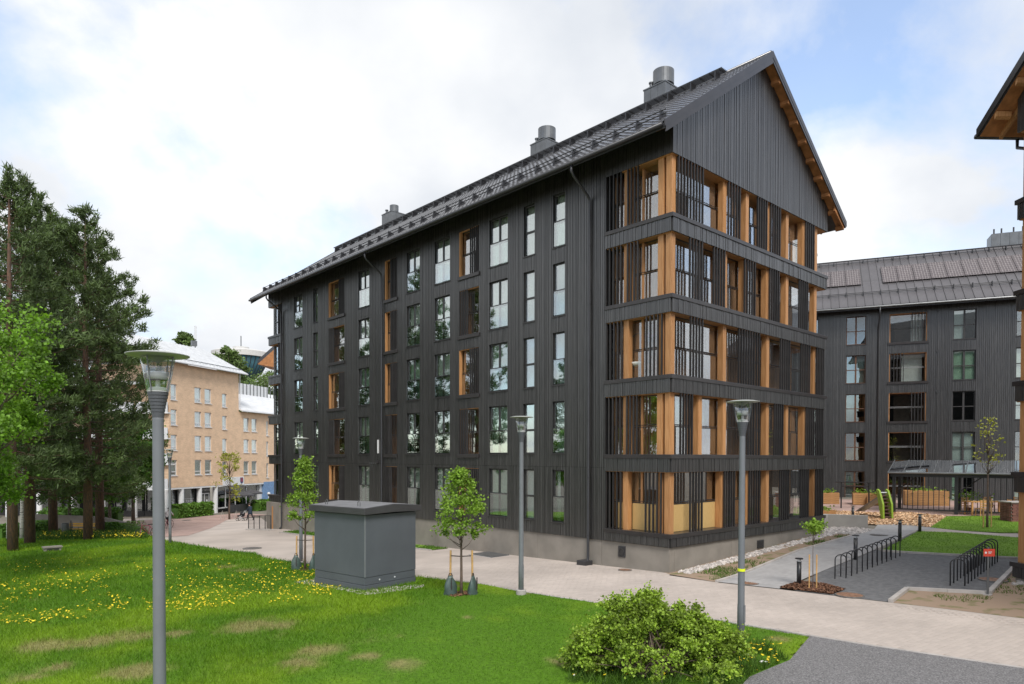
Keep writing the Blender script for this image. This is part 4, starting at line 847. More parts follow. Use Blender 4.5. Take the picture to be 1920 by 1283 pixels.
for i in range(16): MB().box(TW+4.1+.8*i, TW+4.16+.8*i, 5.4, 5.5, WEV+2, WEV+4.6).build('panel_rib', 'zinc', hp)
# ground floor: soffit, columns, glazing with sign film
MB().box(0, WE, .02, 4, GF-.2, GF).build('soffit', 'white_paint', yb)
MB().box(-.2, 8.4, 1.5, 1.6, GZ, GF-.2).box(8.4, WE-4.5, .9, 1.0, GZ, GF-.2).build('shop_wall', 'frame', yb)
colm = MB().lathe([(.30, 0), (.30, GF-.2-GZ)], 16).mesh('column', 'white_paint')
for xx in (-.3, 2.15, 5.1, 7.9): put('column', colm, yb, (xx, .32, GZ))
for a, b in ((.3, 1.7), (1.75, 3.0), (3.1, 4.7)): 
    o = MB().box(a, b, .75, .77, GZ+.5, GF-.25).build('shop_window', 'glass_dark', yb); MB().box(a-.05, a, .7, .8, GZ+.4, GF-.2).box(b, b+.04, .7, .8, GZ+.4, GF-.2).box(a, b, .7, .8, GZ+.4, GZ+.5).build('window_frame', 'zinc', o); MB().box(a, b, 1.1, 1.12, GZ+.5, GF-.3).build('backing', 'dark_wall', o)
MB().box(-.1, 5.2, .7, .85, GZ-.2, GZ+.4).build('shop_base', 'plinth', yb)
dr = MB().box(5.45, 7.2, 0.6, 0.7, GF-.85, GF-.22).build('sign_board', 'frame', yb)
def text(s, size, m, parent, loc, rot=(R(90), 0, 0), sx=1, name='lettering'):
    cu = bpy.data.curves.new(name, 'FONT'); cu.body = s; cu.size = size; cu.align_x = 'CENTER'; cu.align_y = 'CENTER'; cu.extrude = .006; cu.materials.append(MATS[m])
    tmp = bpy.data.objects.new('tmp', cu); COL.objects.link(tmp); me = bpy.data.meshes.new_from_object(tmp.evaluated_get(bpy.context.evaluated_depsgraph_get())); bpy.data.objects.remove(tmp); me.materials.clear(); me.materials.append(MATS[m])
    o = bpy.data.objects.new(name, me); COL.objects.link(o); o.parent = parent; o['kind'] = 'stuff'; o.location = loc; o.rotation_euler = rot; o.scale = (sx, 1, 1); return o
text('OSK TUITERI', .34, 'white_paint', dr, (6.32, 0.58, GF-.53))
dd = MB().box(5.5, 5.6, 0.6, 0.7, GZ, GF-.9).box(6.3, 6.4, 0.6, 0.7, GZ, GF-.9).box(7.1, 7.2, 0.6, 0.7, GZ, GF-.9).box(5.5, 7.2, 0.6, 0.7, GF-1.0, GF-.9).box(5.5, 7.2, 0.6, 0.7, GZ, GZ+.15).build('door', 'white_paint', yb)
MB().box(5.6, 6.3, 0.64, 0.66, GZ+.15, GF-1).build('pane', 'glass_dark', dd); MB().box(6.4, 7.1, 0.64, 0.66, GZ+.15, GF-1).build('pane', 'glass_dark', dd); MB().box(6.6, 6.9, 0.62, 0.63, GZ+1.4, GZ+1.8).build('notice', 'white_paint', dd)
for xx, w in ((1.0, 1.0), (3.9, 1.3)):
    text('TUITERI', .42, 'white_paint', yb, (xx, 0.73, GZ+1.75), sx=w*.62)
    for z in (1.45, 2.05): MB().box(xx-w*.6, xx+w*.6, 0.725, 0.735, GZ+z, GZ+z+.03).build('sign_line', 'white_paint', yb)
cw = MB()
for xx in (8.6, 10.1, 12.0, 14.2, 16.6): cw.box(xx-.06, xx+.06, .55, .65, GZ+.5, GF-.2)
cw.box(8.6, 16.6, .55, .65, GF-.35, GF-.2).box(8.6, 16.6, .55, .65, GZ+.5, GZ+.65); cw.build('cafe_frame', 'white_paint', yb)
for a, b in ((8.66, 10.04), (10.16, 11.94), (12.06, 14.14), (14.26, 16.54)): MB().box(a, b, .6, .61, GZ+.65, GF-.35).build('cafe_window', 'glass_dark', yb)
for xx in (12.7, 15.3):
    o = MB().box(xx-.7, xx+.7, .52, .54, GZ+1.6, GZ+2.3).build('window_sign', 'frame', yb); MB().box(xx-.5, xx+.5, .505, .515, GZ+1.75, GZ+2.15).build('sign_panel', 'white_metal', o)
bn = MB().box(8.8, 12.9, -.1, -.02, GF-.1, GF+.95).build('banner', 'white_paint', yb)
mat('crest_red', (.35, .05, .06), .6); mat('crest_blue', (.06, .07, .15), .6)
MB().add([(12.1, -.115, GF+.85), (12.7, -.115, GF+.85), (12.7, -.115, GF+.25), (12.4, -.115, GF+.02), (12.1, -.115, GF+.25)], [(0, 4, 3, 2, 1)]).build('crest', 'crest_blue', bn)
for i in range(2): MB().box(12.2+.25*i, 12.34+.25*i, -.125, -.118, GF+.3, GF+.8).build('crest_stripe', 'crest_red', bn)
MB().box(17.2, WE+6, -.05, .4, GZ-.3, GF+.1).build('blue_wall', 'blue_wall', yb)
MB().box(16.7, 17.2, .3, .6, GZ-.3, GF).build('corner_pier', 'white_paint', yb)
# left wing with white balconies over an arcade
yl = thing('brick_house', 'left brick wing with white balcony fronts standing behind the pines', 'building', (1.7, 68.0, 0), math.atan2(-.99*-.673*0-.80, -.60) if False else 0)
bx = np.array(-.99*CR+.10*CF); yl.rotation_euler = (0, 0, math.atan2(-bx[1], -bx[0])); LW = 34
# local: x from 0 leftwards is negative
MB().box(-LW, -.05, 1.6, 1.9, GF, 12.4).build('wall', 'yellow_brick', yl)
MB().box(-LW, -.1, 1.2, 8, GF-.3, GF).build('soffit', 'interior', yl)
for k, z in enumerate((GF, 3.6, 6.5, 9.4)):
    for j in range(8):
        o = MB().box(-4.0*j-3.9, -4.0*j-.1, .0, .1, z-.1, z+1.05).build('balcony', 'white_metal', yl); MB().box(-4*j-3.95, -4*j-.05, .0, 1.6, z-.25, z-.1).build('balcony_floor', 'white_paint', o)
        MB().box(-4*j-3.0, -4*j-1.2, 1.5, 1.6, z, z+2.1).build('balcony_door', 'glass_dark', o)
for j in range(9): put('column', colm, yl, (-3.9*j-.5, .5, GZ), scale=(1, 1, 1.0))
for j in range(8):
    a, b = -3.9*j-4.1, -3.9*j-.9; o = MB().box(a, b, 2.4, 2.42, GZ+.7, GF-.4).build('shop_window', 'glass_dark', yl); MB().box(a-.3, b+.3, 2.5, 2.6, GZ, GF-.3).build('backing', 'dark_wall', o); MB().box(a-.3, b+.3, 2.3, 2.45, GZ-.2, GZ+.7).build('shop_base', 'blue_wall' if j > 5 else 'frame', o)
text('TUITERI', .5, 'white_paint', yl, (-2.6, 2.38, GZ+2.0))
MB().add([(-LW, -.3, 12.6), (-.4, -.3, 12.6), (-.4, 6, 14.2), (-LW, 6, 14.2), (-LW, -.3, 12.4), (-.4, -.3, 12.4), (-.4, 12, 12.6), (-LW, 12, 12.6)], [(0, 1, 2, 3), (4, 5, 1, 0), (3, 2, 6, 7), (1, 5, 6, 2)]).build('roof', 'white_roof', yl)
# ------------------------------------------------------------------ far things: water tower, mast
def at(px, py, D): return Vector(CAM+ray(px, py)*D)
c = at(452, 678, 420); wt = thing('water_tower', 'mushroom shaped water tower with teal bowl far behind the roofs', 'water tower', (c.x, c.y, 0))
mat('teal', (.03, .10, .13), .6, .2, .2); mat('pale_concrete', (.55, .54, .52), .7)
r_ = 420*52/FPX; zt = at(450, 667, 420).z; zb = at(450, 698, 420).z
MB().lathe([(3.5, -5), (3.5, zb-8), (r_*.35, zb-6), (r_*.7, zb), (r_*.96, zt-1.5)], 48).build('bowl', 'teal', wt, smooth=True)
MB().lathe([(r_*.97, zt-1.6), (r_, zt-1.5), (r_, zt+1.6), (r_*.9, zt+2.4), (r_*.3, zt+2.6)], 48).build('rim', 'pale_concrete', wt)
MB().lathe([(r_*.28, zt+2.5), (r_*.28, zt+5), (0, zt+5.2)], 24).build('lantern', 'pale_concrete', wt)
MB().tube([(0, 0, zt+5), (0, 0, zt+12)], .3, 6).build('mast', 'zinc', wt)
for i in range(36): a = 2*math.pi*i/36; MB().tube([(math.cos(a)*r_*.36, math.sin(a)*r_*.36, zb-5.8), (math.cos(a)*r_*.71, math.sin(a)*r_*.71, zb+.1), (math.cos(a)*r_*.97, math.sin(a)*r_*.97, zt-1.4)], .22, 4).build('rib', 'dark_metal', wt)
c = at(366, 660, 92); am = thing('antenna_mast', 'white panel antenna on a mast above the brick house roof', 'antenna', (c.x, c.y, TE+2.5))
zt = at(366, 613, 92).z-c.z-(TE+2.5-c.z)
MB().tube([(0, 0, -.3), (0, 0, zt)], .06, 8).build('mast', 'zinc', am); MB().box(-.14, .14, -.25, -.08, zt-1.7, zt+.1).build('panel', 'white_metal', am, bevel=.03); MB().box(-.5, .2, -.2, .2, zt-2.6, zt-1.9).build('equipment', 'zinc', am)
# orange soffit of another gable at the far end of the block
fr_ = thing('distant_gable', 'orange eave of a further gable between the tower and the dark block', 'building', Vector(at(520, 700, 75).xy.to_3d()))
c = at(483, 683, 75); c2 = at(520, 650, 75); c3 = at(520, 690, 75)
rr = Vector(CR); o3 = fr_.location
v = [c-o3, c2-o3, c3-o3]; dv = Vector(CF)*4
MB().add([v[0], v[1], v[2], v[0]+dv, v[1]+dv, v[2]+dv], [(0, 1, 2), (5, 4, 3), (0, 3, 4, 1), (1, 4, 5, 2), (2, 5, 3, 0)]).build('soffit', 'soffit_wood', fr_)
up_ = Vector((0, 0, .45)); MB().add([v[0], v[1], v[1]+up_, v[0]+up_, v[0]+dv, v[1]+dv, v[1]+dv+up_, v[0]+dv+up_], [(0, 1, 2, 3), (7, 6, 5, 4), (3, 2, 6, 7), (0, 4, 5, 1), (1, 5, 6, 2), (0, 3, 7, 4)]).build('roof', 'roof_tile', fr_)
MB().add([v[2], v[2]+dv, v[2]+dv+rr*3, v[2]+rr*3]+[p+Vector((0, 0, -v[2].z-2.5)) for p in (v[2], v[2]+dv, v[2]+dv+rr*3, v[2]+rr*3)], [(0, 1, 2, 3), (4, 7, 6, 5), (0, 3, 7, 4), (1, 0, 4, 5), (2, 1, 5, 6), (3, 2, 6, 7)]).build('wall', 'cladding', fr_)
# ------------------------------------------------------------------ vegetation
mat('pine_needle', (.082, .125, .038), .7, .3, .9, island=.45, transl=.2)
mat('pine_bark', (.16, .085, .05), .9, .0, 5, col2=(.07, .05, .04), stretch=(4, 4, 1), bump=.6, bscale=14)
mat('bark', (.13, .10, .075), .9, .3, 6, bump=.5, bscale=20); mat('bark_young', (.12, .085, .065), .85, .2, 8); mat('birch_bark', (.52, .50, .47), .8, .0, 5, col2=(.06, .055, .05), contrast=(.56, .66), stretch=(1, 1, 4))
mat('leaf_maple', (.155, .30, .028), .6, .3, .8, island=.4, transl=.35); mat('leaf_dark', (.085, .185, .024), .6, .25, .8, island=.4, transl=.3)
mat('leaf_young', (.20, .33, .035), .6, .2, 2, island=.4, transl=.35); mat('leaf_bush', (.235, .345, .036), .6, .35, 2, island=.55, transl=.35); mat('leaf_yellow', (.34, .36, .06), .6, .2, 2, island=.4, transl=.35)
mat('leaf_hedge', (.12, .24, .03), .65, .2, 2, island=.4, transl=.25); mat('leaf_far', (.13, .20, .055), .7, .25, .5, island=.4, transl=.25)
mat('dandelion', (.80, .60, .02), .7, .1, 3, island=.15); mat('seedhead', (.6, .6, .55), .9)
def crown_points(r, n, per, fn, sig):
    cs = []
    while len(cs) < n:
        p = fn(r)
        if p is not None: cs.append(p)
    cs = np.array(cs); w = r.uniform(.55, 1.35, n); C_ = np.repeat(cs, per, 0)+r.normal(size=(n*per, 3))*np.repeat(w, per)[:, None]*sig*np.array([1, 1, .75]); return cs, C_
def tree(name, label, loc, H, fn, n, per, sig, leaf, lmat, tr, bark='bark', seed=1, group=None, lean=(0, 0), cz=1.0, nl=26):
    r = np.random.default_rng(seed); t = thing(name, label, 'tree', loc, group=group); cs, C_ = crown_points(r, n, per, fn, sig)
    q = MB(); top = Vector((lean[0], lean[1], H*.93)); tp = [Vector((0, 0, -.25)), Vector((lean[0]*.1, lean[1]*.1, H*.15)), Vector((lean[0]*.45+.03*H*r.normal()*.3, lean[1]*.45, H*.5)), top]
    q.tube(tp, [tr*1.25, tr, tr*.65, tr*.12], 10)
    for p in cs[:nl]:
        p = Vector(p); z = max(cz*.9, min(p.z*.75, H*.85)); k = z/H; st_ = Vector((lean[0]*k, lean[1]*k, z)); md = st_.lerp(p, .55)+Vector((0, 0, -.06*H*.3)); rr_ = tr*.42*(1-.6*k)
        q.tube([st_, md, p], [rr_, rr_*.6, rr_*.15], 5)
    q.build('trunk', bark, t, smooth=True); o = put('crown', leaf_mesh('crown', C_, leaf, lmat, .55, .3, r), t); return t
def ell(cx, cy, cz, rx, ry, rz, hollow=.45):
    def f(r):
        v = r.normal(size=3); v /= np.linalg.norm(v); k = (hollow+(1-hollow)*r.random()**.6)*r.uniform(.8, 1.12); return (cx+v[0]*rx*k, cy+v[1]*ry*k, cz+v[2]*rz*k)
    return f
def cone(z0, z1, rad, pw=.8):
    def f(r):
        t = r.random()**.85; z = z0+(z1-z0)*t; prof = (math.sin(min(1, t*2.6+.25)*math.pi/2))*(1-t)**pw; a = r.uniform(0, 6.283); k = rad*prof*math.sqrt(r.uniform(.15, 1.1)); return (math.cos(a)*k, math.sin(a)*k, z)
    return f
def pine_mesh(H, z0, rad, seed, dens=1.0):
    r = np.random.default_rng(seed); q = MB(); q.tube([(0, 0, -.3), (.04, .02, H*.25), (-.05, .05, H*.6), (0, 0, H)], [.26, .22, .14, .02], 10)
    tu = []; td = []; z = z0; whorl = 0
    while z < H-.3:
        k = (z-z0)/(H-z0); prof = (.62+.9*k if k < .28 else 1.0*(1-k)**.72*1.25); L0 = rad*min(1., prof); nb_ = int(round(r.integers(4, 8)*dens))
        for i in range(nb_):
            a = r.uniform(0, 6.283); L = L0*r.uniform(.42, 1.22); el = r.uniform(-.15, .35)+.55*k; d = np.array([math.cos(a)*math.cos(el), math.sin(a)*math.cos(el), math.sin(el)]); s0 = np.array([0, 0, z+r.uniform(-.15, .15)])
            e = s0+d*L+np.array([0, 0, -.10*L+.08*L*L*.3]); m_ = (s0+e)/2+np.array([0, 0, -.08*L]); q.tube([s0, m_, e], [.035*(1-k)+.012, .02, .006], 3, False)
            nt_ = max(3, int(L*5.2)); sd = np.array([-d[1], d[0], 0])
            for j in range(nt_):
                t = 1-.62*(r.random()**1.6); b_ = s0*(1-t)+e*t; off = sd*r.normal()*.27*L*(1.15-t)*1.3; tu.append(b_+off+np.array([0, 0, r.normal()*.12])); td.append(d*.6+np.array([0, 0, .55]))
        z += r.uniform(.42, .72)*(1.05-.3*k); whorl += 1
    for i in range(10): tu.append(np.array([r.normal()*.06, r.normal()*.06, H-.1*i])); td.append(np.array([0, 0, 1.]))
    tu = np.array(tu); td = np.array(td); K = 16; C_ = np.repeat(tu, K, 0)+r.normal(size=(len(tu)*K, 3))*.085; D = unit(np.repeat(td, K, 0)+r.normal(size=(len(tu)*K, 3))*.75); Ln = r.uniform(.16, .36, (len(C_), 1)); S = unit(np.cross(D, r.normal(size=D.shape)))*r.uniform(.022, .045, (len(C_), 1))
    V = np.stack([C_-S, C_+S, C_+D*Ln], 1).reshape(-1, 3)
    # one island per tuft pair keeps the tone in clumps
    return q.mesh('trunk', 'pine_bark', True), np_mesh('needles', V, np.arange(len(V)).reshape(-1, 3), 'pine_needle')
PM = [pine_mesh(19, 3.0, 4.7, 11, .95), pine_mesh(18, 2.6, 4.8, 12, .9), pine_mesh(19, 4.0, 4.1, 13, 1.0)]
def pine(label, loc, H, i, rz, sxy=1., group='pines on the lawn edge'):
    t = thing('pine_tree', label, 'tree', loc, rz, group); h0 = (19, 18, 19)[i]; t.scale = (sxy*H/h0, sxy*H/h0, H/h0)
    put('trunk', PM[i][0], t); put('crown', PM[i][1], t); return t
p3 = P(165, 1013); pine('tall open pine whose reddish trunk stands beside the bench', p3, zat(148, 392, p3)-p3.z, 0, .4, 1.0)
p4 = P(188, 1003); pine('pine with bare orange trunk growing right behind the tall open pine', p4, zat(205, 450, p4)-p4.z, 1, 2.1, 1.0)
p1 = P(24, 1034); pine('thick dark trunked pine standing by the ground vent', p1, zat(18, 322, p1)-p1.z, 2, 1.0, .95)
p2 = P(56, 1020); pine('dark pine close beside the thick trunked pine', p2, zat(40, 340, p2)-p2.z, 1, 4.0, .95)
p5 = P(100, 1003); pine('dense pine between the two pairs of trunks', p5, zat(82, 400, p5)-p5.z, 0, 3.0, 1.0)
for i, (x, y, h) in enumerate(((-33, 36, 17), (-44, 26, 16))):
    pine('pine of the grove mirrored in the long facade windows', Vector((x, y, float(g(x, y)))), h, i % 3, i*1.3, group='pines outside the view')
# maples
m1 = Vector(CAM+CR*((-35-960)/FPX*25)+CF*25); m1.z = float(g(m1.x, m1.y)); zc = zat(0, 700, m1)-m1.z
tree('maple_tree', 'bright green maple in front of the dark pines', m1, zc+3.4, ell(0, 0, zc, 2.5, 2.5, 3.1, .5), 66, 240, .27, .125, 'leaf_maple', .18, seed=5, cz=3)
tree('maple_tree', 'smaller bright maple whose low leaves hang beside the pine trunks', Vector((m1.x+.5, m1.y+5.5, float(g(m1.x, m1.y+5)))), 8.2, ell(0, 0, 5.4, 1.9, 1.9, 2.6, .4), 42, 210, .27, .125, 'leaf_maple', .14, seed=6, cz=2)
b1 = P(250, 985); tree('maple_tree', 'deep green maple behind the pines next to the brick house', b1, 11.2, ell(0, 0, 6.9, 2.6, 2.6, 4.2, .4), 110, 110, .42, .22, 'leaf_dark', .16, seed=8, cz=2)
for i, (px, d, h, rr_, lab) in enumerate(((205, 62, 9, 2.8, 'round dark green tree behind the pair of pine trunks'), (130, 64, 8.5, 3.0, 'broad green tree in front of the arcade columns'), (60, 62, 9.5, 3.2, 'leafy dark tree behind the thick trunked pine'), (-10, 58, 10, 3.4, 'green tree in front of the far end of the arcade'))):
    p = Vector(CAM+CR*((px-960)/FPX*d)+CF*d); p.z = float(g(p.x, p.y)); tree('leafy_tree', lab, p, h, ell(0, 0, h*.62, rr_, rr_, h*.36, .35), 70, 90, .48, .24, 'leaf_dark', .14, seed=20+i, cz=2)
for i, px in enumerate((15, 40)):
    p = Vector(CAM+CR*((px-960)/FPX*50)+CF*50); p.z = float(g(p.x, p.y)); tree('birch_tree', ('slim white birch left of the thick trunked pine', 'white birch between the two dark trunks')[i], p, 10, ell(0, 0, 7.6, 1.6, 1.6, 2.4, .3), 30, 80, .4, .16, 'leaf_dark', .13, 'birch_bark', 40+i, cz=4)
# staked young trees with watering bags
mat('stake_wood', (.52, .31, .12), .7, .2, 6); mat('bag_green', (.055, .085, .075), .45, .2, 5, bump=.3, bscale=14); mat('strap', (.04, .03, .028), .7)
def bag(label, loc, rz):
    b = thing('watering_bag', label, 'watering bag', loc, rz); V = []; Fc = []; n = 14; rows = 9
    for i in range(rows):
        t = i/(rows-1); w = .21*(1-t**2.2*.72)*(1.05-.05*math.sin(t*9)); d_ = .15*(1-t**1.6*.8)
        for k in range(n):
            a = 2*math.pi*k/n; wob = 1+.10*math.sin(3*a+5*t)+.05*math.sin(7*a-3*t); V.append((math.cos(a)*w*wob, math.sin(a)*d_*wob, .62*t))
        if i: o = (i-1)*n; Fc += [(o+k, o+(k+1) % n, o+n+(k+1) % n, o+n+k) for k in range(n)]
    Fc.append(tuple(range((rows-1)*n, rows*n))); MB().add(V, Fc).build('sack', 'bag_green', b, smooth=True); MB().tube([(-.07, 0, .60), (-.03, 0, .70), (.03, 0, .70), (.07, 0, .60)], .015, 6).build('handle', 'strap', b); MB().box(-.012, .012, -.16, -.13, .2, .58).build('seam', 'strap', b)
    return b
def staked(loc, H, z0, rad, seed, w1, w2, rt):
    t = tree('young_tree', w1, loc, H, cone(z0, H, rad, .62), 62, 62, .11, .085, 'leaf_young', .045, 'bark_young', seed, cz=1.2, nl=34)
    for s, d in zip((-1, 1), ('left', 'right')):
        q = Vector(rt)*s*.36; st_ = thing('tree_stake', w2[s > 0], 'stake', Vector(loc)+q); MB().tube([(0, 0, -.2), (s*.0-.02*s, 0, 1.42)], [.035, .032], 8).build('pole', 'stake_wood', st_)
        bag(w2[2 + (s > 0)], Vector(loc)+q*1.0+Vector((-.05, -.08, 0)), .4*s)
    o = thing('tree_tie', w2[4], 'tie', Vector(loc)+Vector((0, 0, 1.25))); MB().tube([tuple(Vector(rt)*-.36), (0, 0, -.02), tuple(Vector(rt)*.36)], .018, 6).build('strap', 'strap', o)
    return t
rt = tuple(CR)
t1 = P(572, 1069); staked(t1, zat(545, 860, t1)-t1.z, 1.75, .82, 3, 'young green tree with two stakes left of the grey transformer box', ('thin stake on the left of the tree before the transformer box', 'thin stake between the first young tree and the transformer box', 'folded watering bag left of the first young tree', 'upright watering bag beside the transformer box', 'dark tie across the first young tree'), rt)
t2 = P(865, 1115); staked(t2, zat(862, 880, t2)-t2.z, 1.75, .92, 4, 'young green tree between transformer box and middle lamp post', ('wooden stake on the box side of the second young tree', 'wooden stake on the lamp side of the second young tree', 'green watering bag on the box side of the second young tree', 'green watering bag on the lamp side of the second young tree', 'dark tie across the second young tree'), rt)
for tt in (t1, t2):
    a = np.linspace(0, 6.28, 13)[:-1]; pl = [tt+Vector((math.cos(q_)*.55*random.uniform(.7, 1.1), math.sin(q_)*.5*random.uniform(.7, 1.1), 0)) for q_ in a]
    chipmass('bark_mulch', pl, 350, .07, 'mulch', 'bark mulch ring under the %s young tree' % ('first' if tt is t1 else 'second'), 'mulch', .035, 1.)
t3 = P(430, 974); tree('young_tree', 'yellow leaved young tree in the square before the brick house', t3, zat(418, 842, t3)-t3.z, cone(2.3, zat(418, 842, t3)-t3.z, 2.0, .5), 34, 22, .2, .2, 'leaf_yellow', .09, 'bark_young', 9, cz=2, nl=45)
for s in (-1, 1):
    o = thing('tree_guard', 'steel frame guarding the yellow tree on its %s side' % ('left' if s < 0 else 'right'), 'tree guard', t3+Vector(CR)*s*.75); MB().tube([(-.25, 0, 0), (0, 0, .95), (.25, 0, 0)], .03, 6).build('frame', 'kerb', o)
s1 = P(1524, 1106); tree('sapling', 'thin sapling with light leaves between two stakes in the mulch', s1, zat(1525, 978, s1)-s1.z, ell(0, 0, 2.05, .3, .3, .26, .2), 16, 40, .085, .08, 'leaf_young', .016, 'bark_young', 15, cz=.6, nl=12)
for s in (-1, 1):
    o = thing('tree_stake', ('short orange stake on the bollard side of the sapling', 'short orange stake on the stand side of the sapling')[s > 0], 'stake', s1+Vector(CR)*s*.12); MB().tube([(0, 0, -.1), (.0, 0, zat(1520, 1040, s1)-s1.z)], .024, 6).build('pole', 'stake_wood', o)
s2 = P(1851, 990); tree('sapling', 'bare tall sapling with few leaves on the courtyard lawn', s2, zat(1838, 785, s2)-s2.z, cone(3.2, zat(1838, 785, s2)-s2.z, .75, .5), 34, 6, .12, .12, 'leaf_yellow', .05, 'bark_young', 16, cz=3, nl=30)
for s in (-1, 1):
    o = thing('tree_stake', ('pale stake on the left of the courtyard sapling', 'pale stake on the right of the courtyard sapling')[s > 0], 'stake', s2+Vector(CR)*s*.2); MB().tube([(0, 0, -.1), (0, 0, zat(1850, 935, s2)-s2.z)], .03, 6).build('pole', 'stake_wood', o)
# trees far behind the roofs
for i, (px, d, top, rr_, lab) in enumerate(((440, 118, 668, 2.2, 'pale green birch rising behind the white roof by the tower'), (500, 125, 702, 4, 'dark green tree behind the lower white roof'), (478, 135, 700, 5, 'hazy green treetop below the water tower'), (428, 112, 652, 1.6, 'slim feathery tree beside the water tower'), (347, 105, 625, 1.2, 'small treetop beside the roof antenna'))):
    p = Vector(CAM+CR*((px-960)/FPX*d)+CF*d); p.z = -3; h = float((CAM+ray(px, top)*d)[2])+3; tree('distant_tree', lab, p, h, ell(0, 0, h-rr_*1.1, rr_, rr_, rr_*1.2, .2), 60, 70, rr_*.16, .35, 'leaf_far', .3, seed=60+i, cz=h*.5)
# the big bush in the foreground
bs = P(1228, 1262); kx = Vector(CR); r = np.random.default_rng(77)
bush = thing('bush', 'large light green shrub growing by the lamp post at the lawn corner', 'bush', bs)
def lobes(r):
    a = [(-.55, .1, 1.10, .62, .60), (.05, .0, 1.02, .85, .75), (-.2, .2, 1.35, .5, .42), (.75, .1, .78, .75, .55), (1.15, .0, .62, .5, .5), (-1.05, -.1, .62, .55, .5), (.2, -.35, .55, 1.3, .5), (.6, .15, 1.15, .42, .35), (-1.25, .1, .35, .35, .3), (-.1, .3, 1.5, .3, .3)]
    c = a[r.integers(len(a))]; v = r.normal(size=3); v /= np.linalg.norm(v); k = r.uniform(.55, 1.12); p = np.array(c[0]*CR)+np.array(c[1]*CF)*1.0+v*np.array([c[3], c[3], c[4]])*k; p[2] = (p[2]+c[2])*.86; p = p+np.array(c[0]*CR)*.16
    return p if p[2] > .08 else None
cs, C_ = crown_points(r, 560, 68, lobes, .072); q = MB()
for p in cs[:90]:
    b0 = Vector((r.normal()*.3, r.normal()*.3, -.05)); p = Vector(p); q.tube([b0, b0.lerp(p, .5)+Vector((0, 0, .12)), p], [.02, .012, .004], 5)
sh_ = []
for p in cs[np.argsort(-cs[:, 2])[:150:3]]:
    d_ = unit(r.normal(size=3)*np.array([.5, .5, .2])+np.array([0, 0, .9])); L_ = r.uniform(.12, .34)
    for k_ in range(14): sh_.append(p+d_*L_*k_/13+r.normal(size=3)*.022)
C_ = np.concatenate([C_, np.array(sh_)]); q.build('stems', 'bark_young', bush); put('foliage', leaf_mesh('foliage', C_, .056, 'leaf_bush', .6, .45, r), bush)
# hedges and low shrubs
def yloc(x, y):
    c_, s_ = .848, .53; p = Vector((1.9+x*c_-y*s_, 68.3+x*s_+y*c_, 0)); p.z = float(g(p.x, p.y)); return p
def leafbox(name, label, pts, h, w, leaf, n, lmat='leaf_hedge', cat='hedge'):
    o = thing(name, label, cat, pts[0]); base = Vector(pts[0]); C_ = []
    for _ in range(n):
        i = random.randrange(len(pts)-1); t = random.random(); p = Vector(pts[i]).lerp(Vector(pts[i+1]), t); d = (Vector(pts[i+1])-Vector(pts[i])).normalized(); s = Vector((-d.y, d.x, 0))
        u = random.uniform(-1, 1); zz_ = random.random()
        if random.random() < .75:
            if random.random() < .5: zz_ = 1-.08*random.random()
            else: u = math.copysign(1, u)*random.uniform(.85, 1.08)
        p = p+s*u*w/2; C_.append((p.x-base.x, p.y-base.y, float(g(p.x, p.y))-base.z+.05+zz_*h*(.92+.16*math.sin(p.x*3.1+p.y*2.3))))
    put('foliage', leaf_mesh('foliage', np.array(C_), leaf, lmat, .6, .3), o); q = MB()
    for a, b in zip(pts[:-1], pts[1:]):
        a, b = Vector(a)-base, Vector(b)-base; d = (b-a).normalized(); s = Vector((-d.y, d.x, 0))*w*.36; q.prism([a-s, b-s, b+s, a+s], [a.z-.1, b.z-.1, b.z-.1, a.z-.1], h*.8)
    q.build('core', 'leaf_dark', o); return o
leafbox('hedge', 'clipped green hedge before the shop windows of the brick house', [yloc(-1.2, -1.7), yloc(1.6, -1.7), yloc(4.4, -1.7)], 1.45, 1.3, .2, 4600)
leafbox('hedge', 'green hedge by the cafe terrace at the blue wall', [yloc(11.8, -2.6), yloc(18.5, -2.6)], 1.25, 1.3, .2, 3600)
leafbox('shrub', 'dark leafy shrubs along the square left of the pines', [P(-10, 1012), P(30, 1008), P(84, 1000)], 1.0, 1.6, .16, 3000, 'leaf_dark', 'shrub')
leafbox('shrub', 'low green shrub beside the bench pine', [P(190, 1001), P(232, 1000)], .8, 1.2, .14, 1500, 'leaf_dark', 'shrub')
leafbox('shrub', 'bushes behind the retaining wall of the square', [P(80, 981), P(150, 983), P(226, 982)], 1.5, 1.4, .2, 3600, 'leaf_dark', 'shrub')
leafbox('shrub', 'thin twiggy shrub by the parked bicycle', [P(238, 1001), P(262, 1003)], .9, .8, .10, 500, 'leaf_far', 'shrub')
lw = tag(MB().prism([tuple(P(60, 992).xy), tuple(P(190, 993).xy), tuple(P(262, 1001).xy), tuple((P(262, 1001)+Vector((.3, .3, 0))).xy), tuple((P(190, 993)+Vector((.2, .4, 0))).xy), tuple((P(60, 992)+Vector((0, .4, 0))).xy)], -2.6, [-1.15, -1.15, -.95, -.95, -1.15, -1.15]).build('stone_wall', 'plinth'), 'low stone wall curving behind the pines', 'wall')
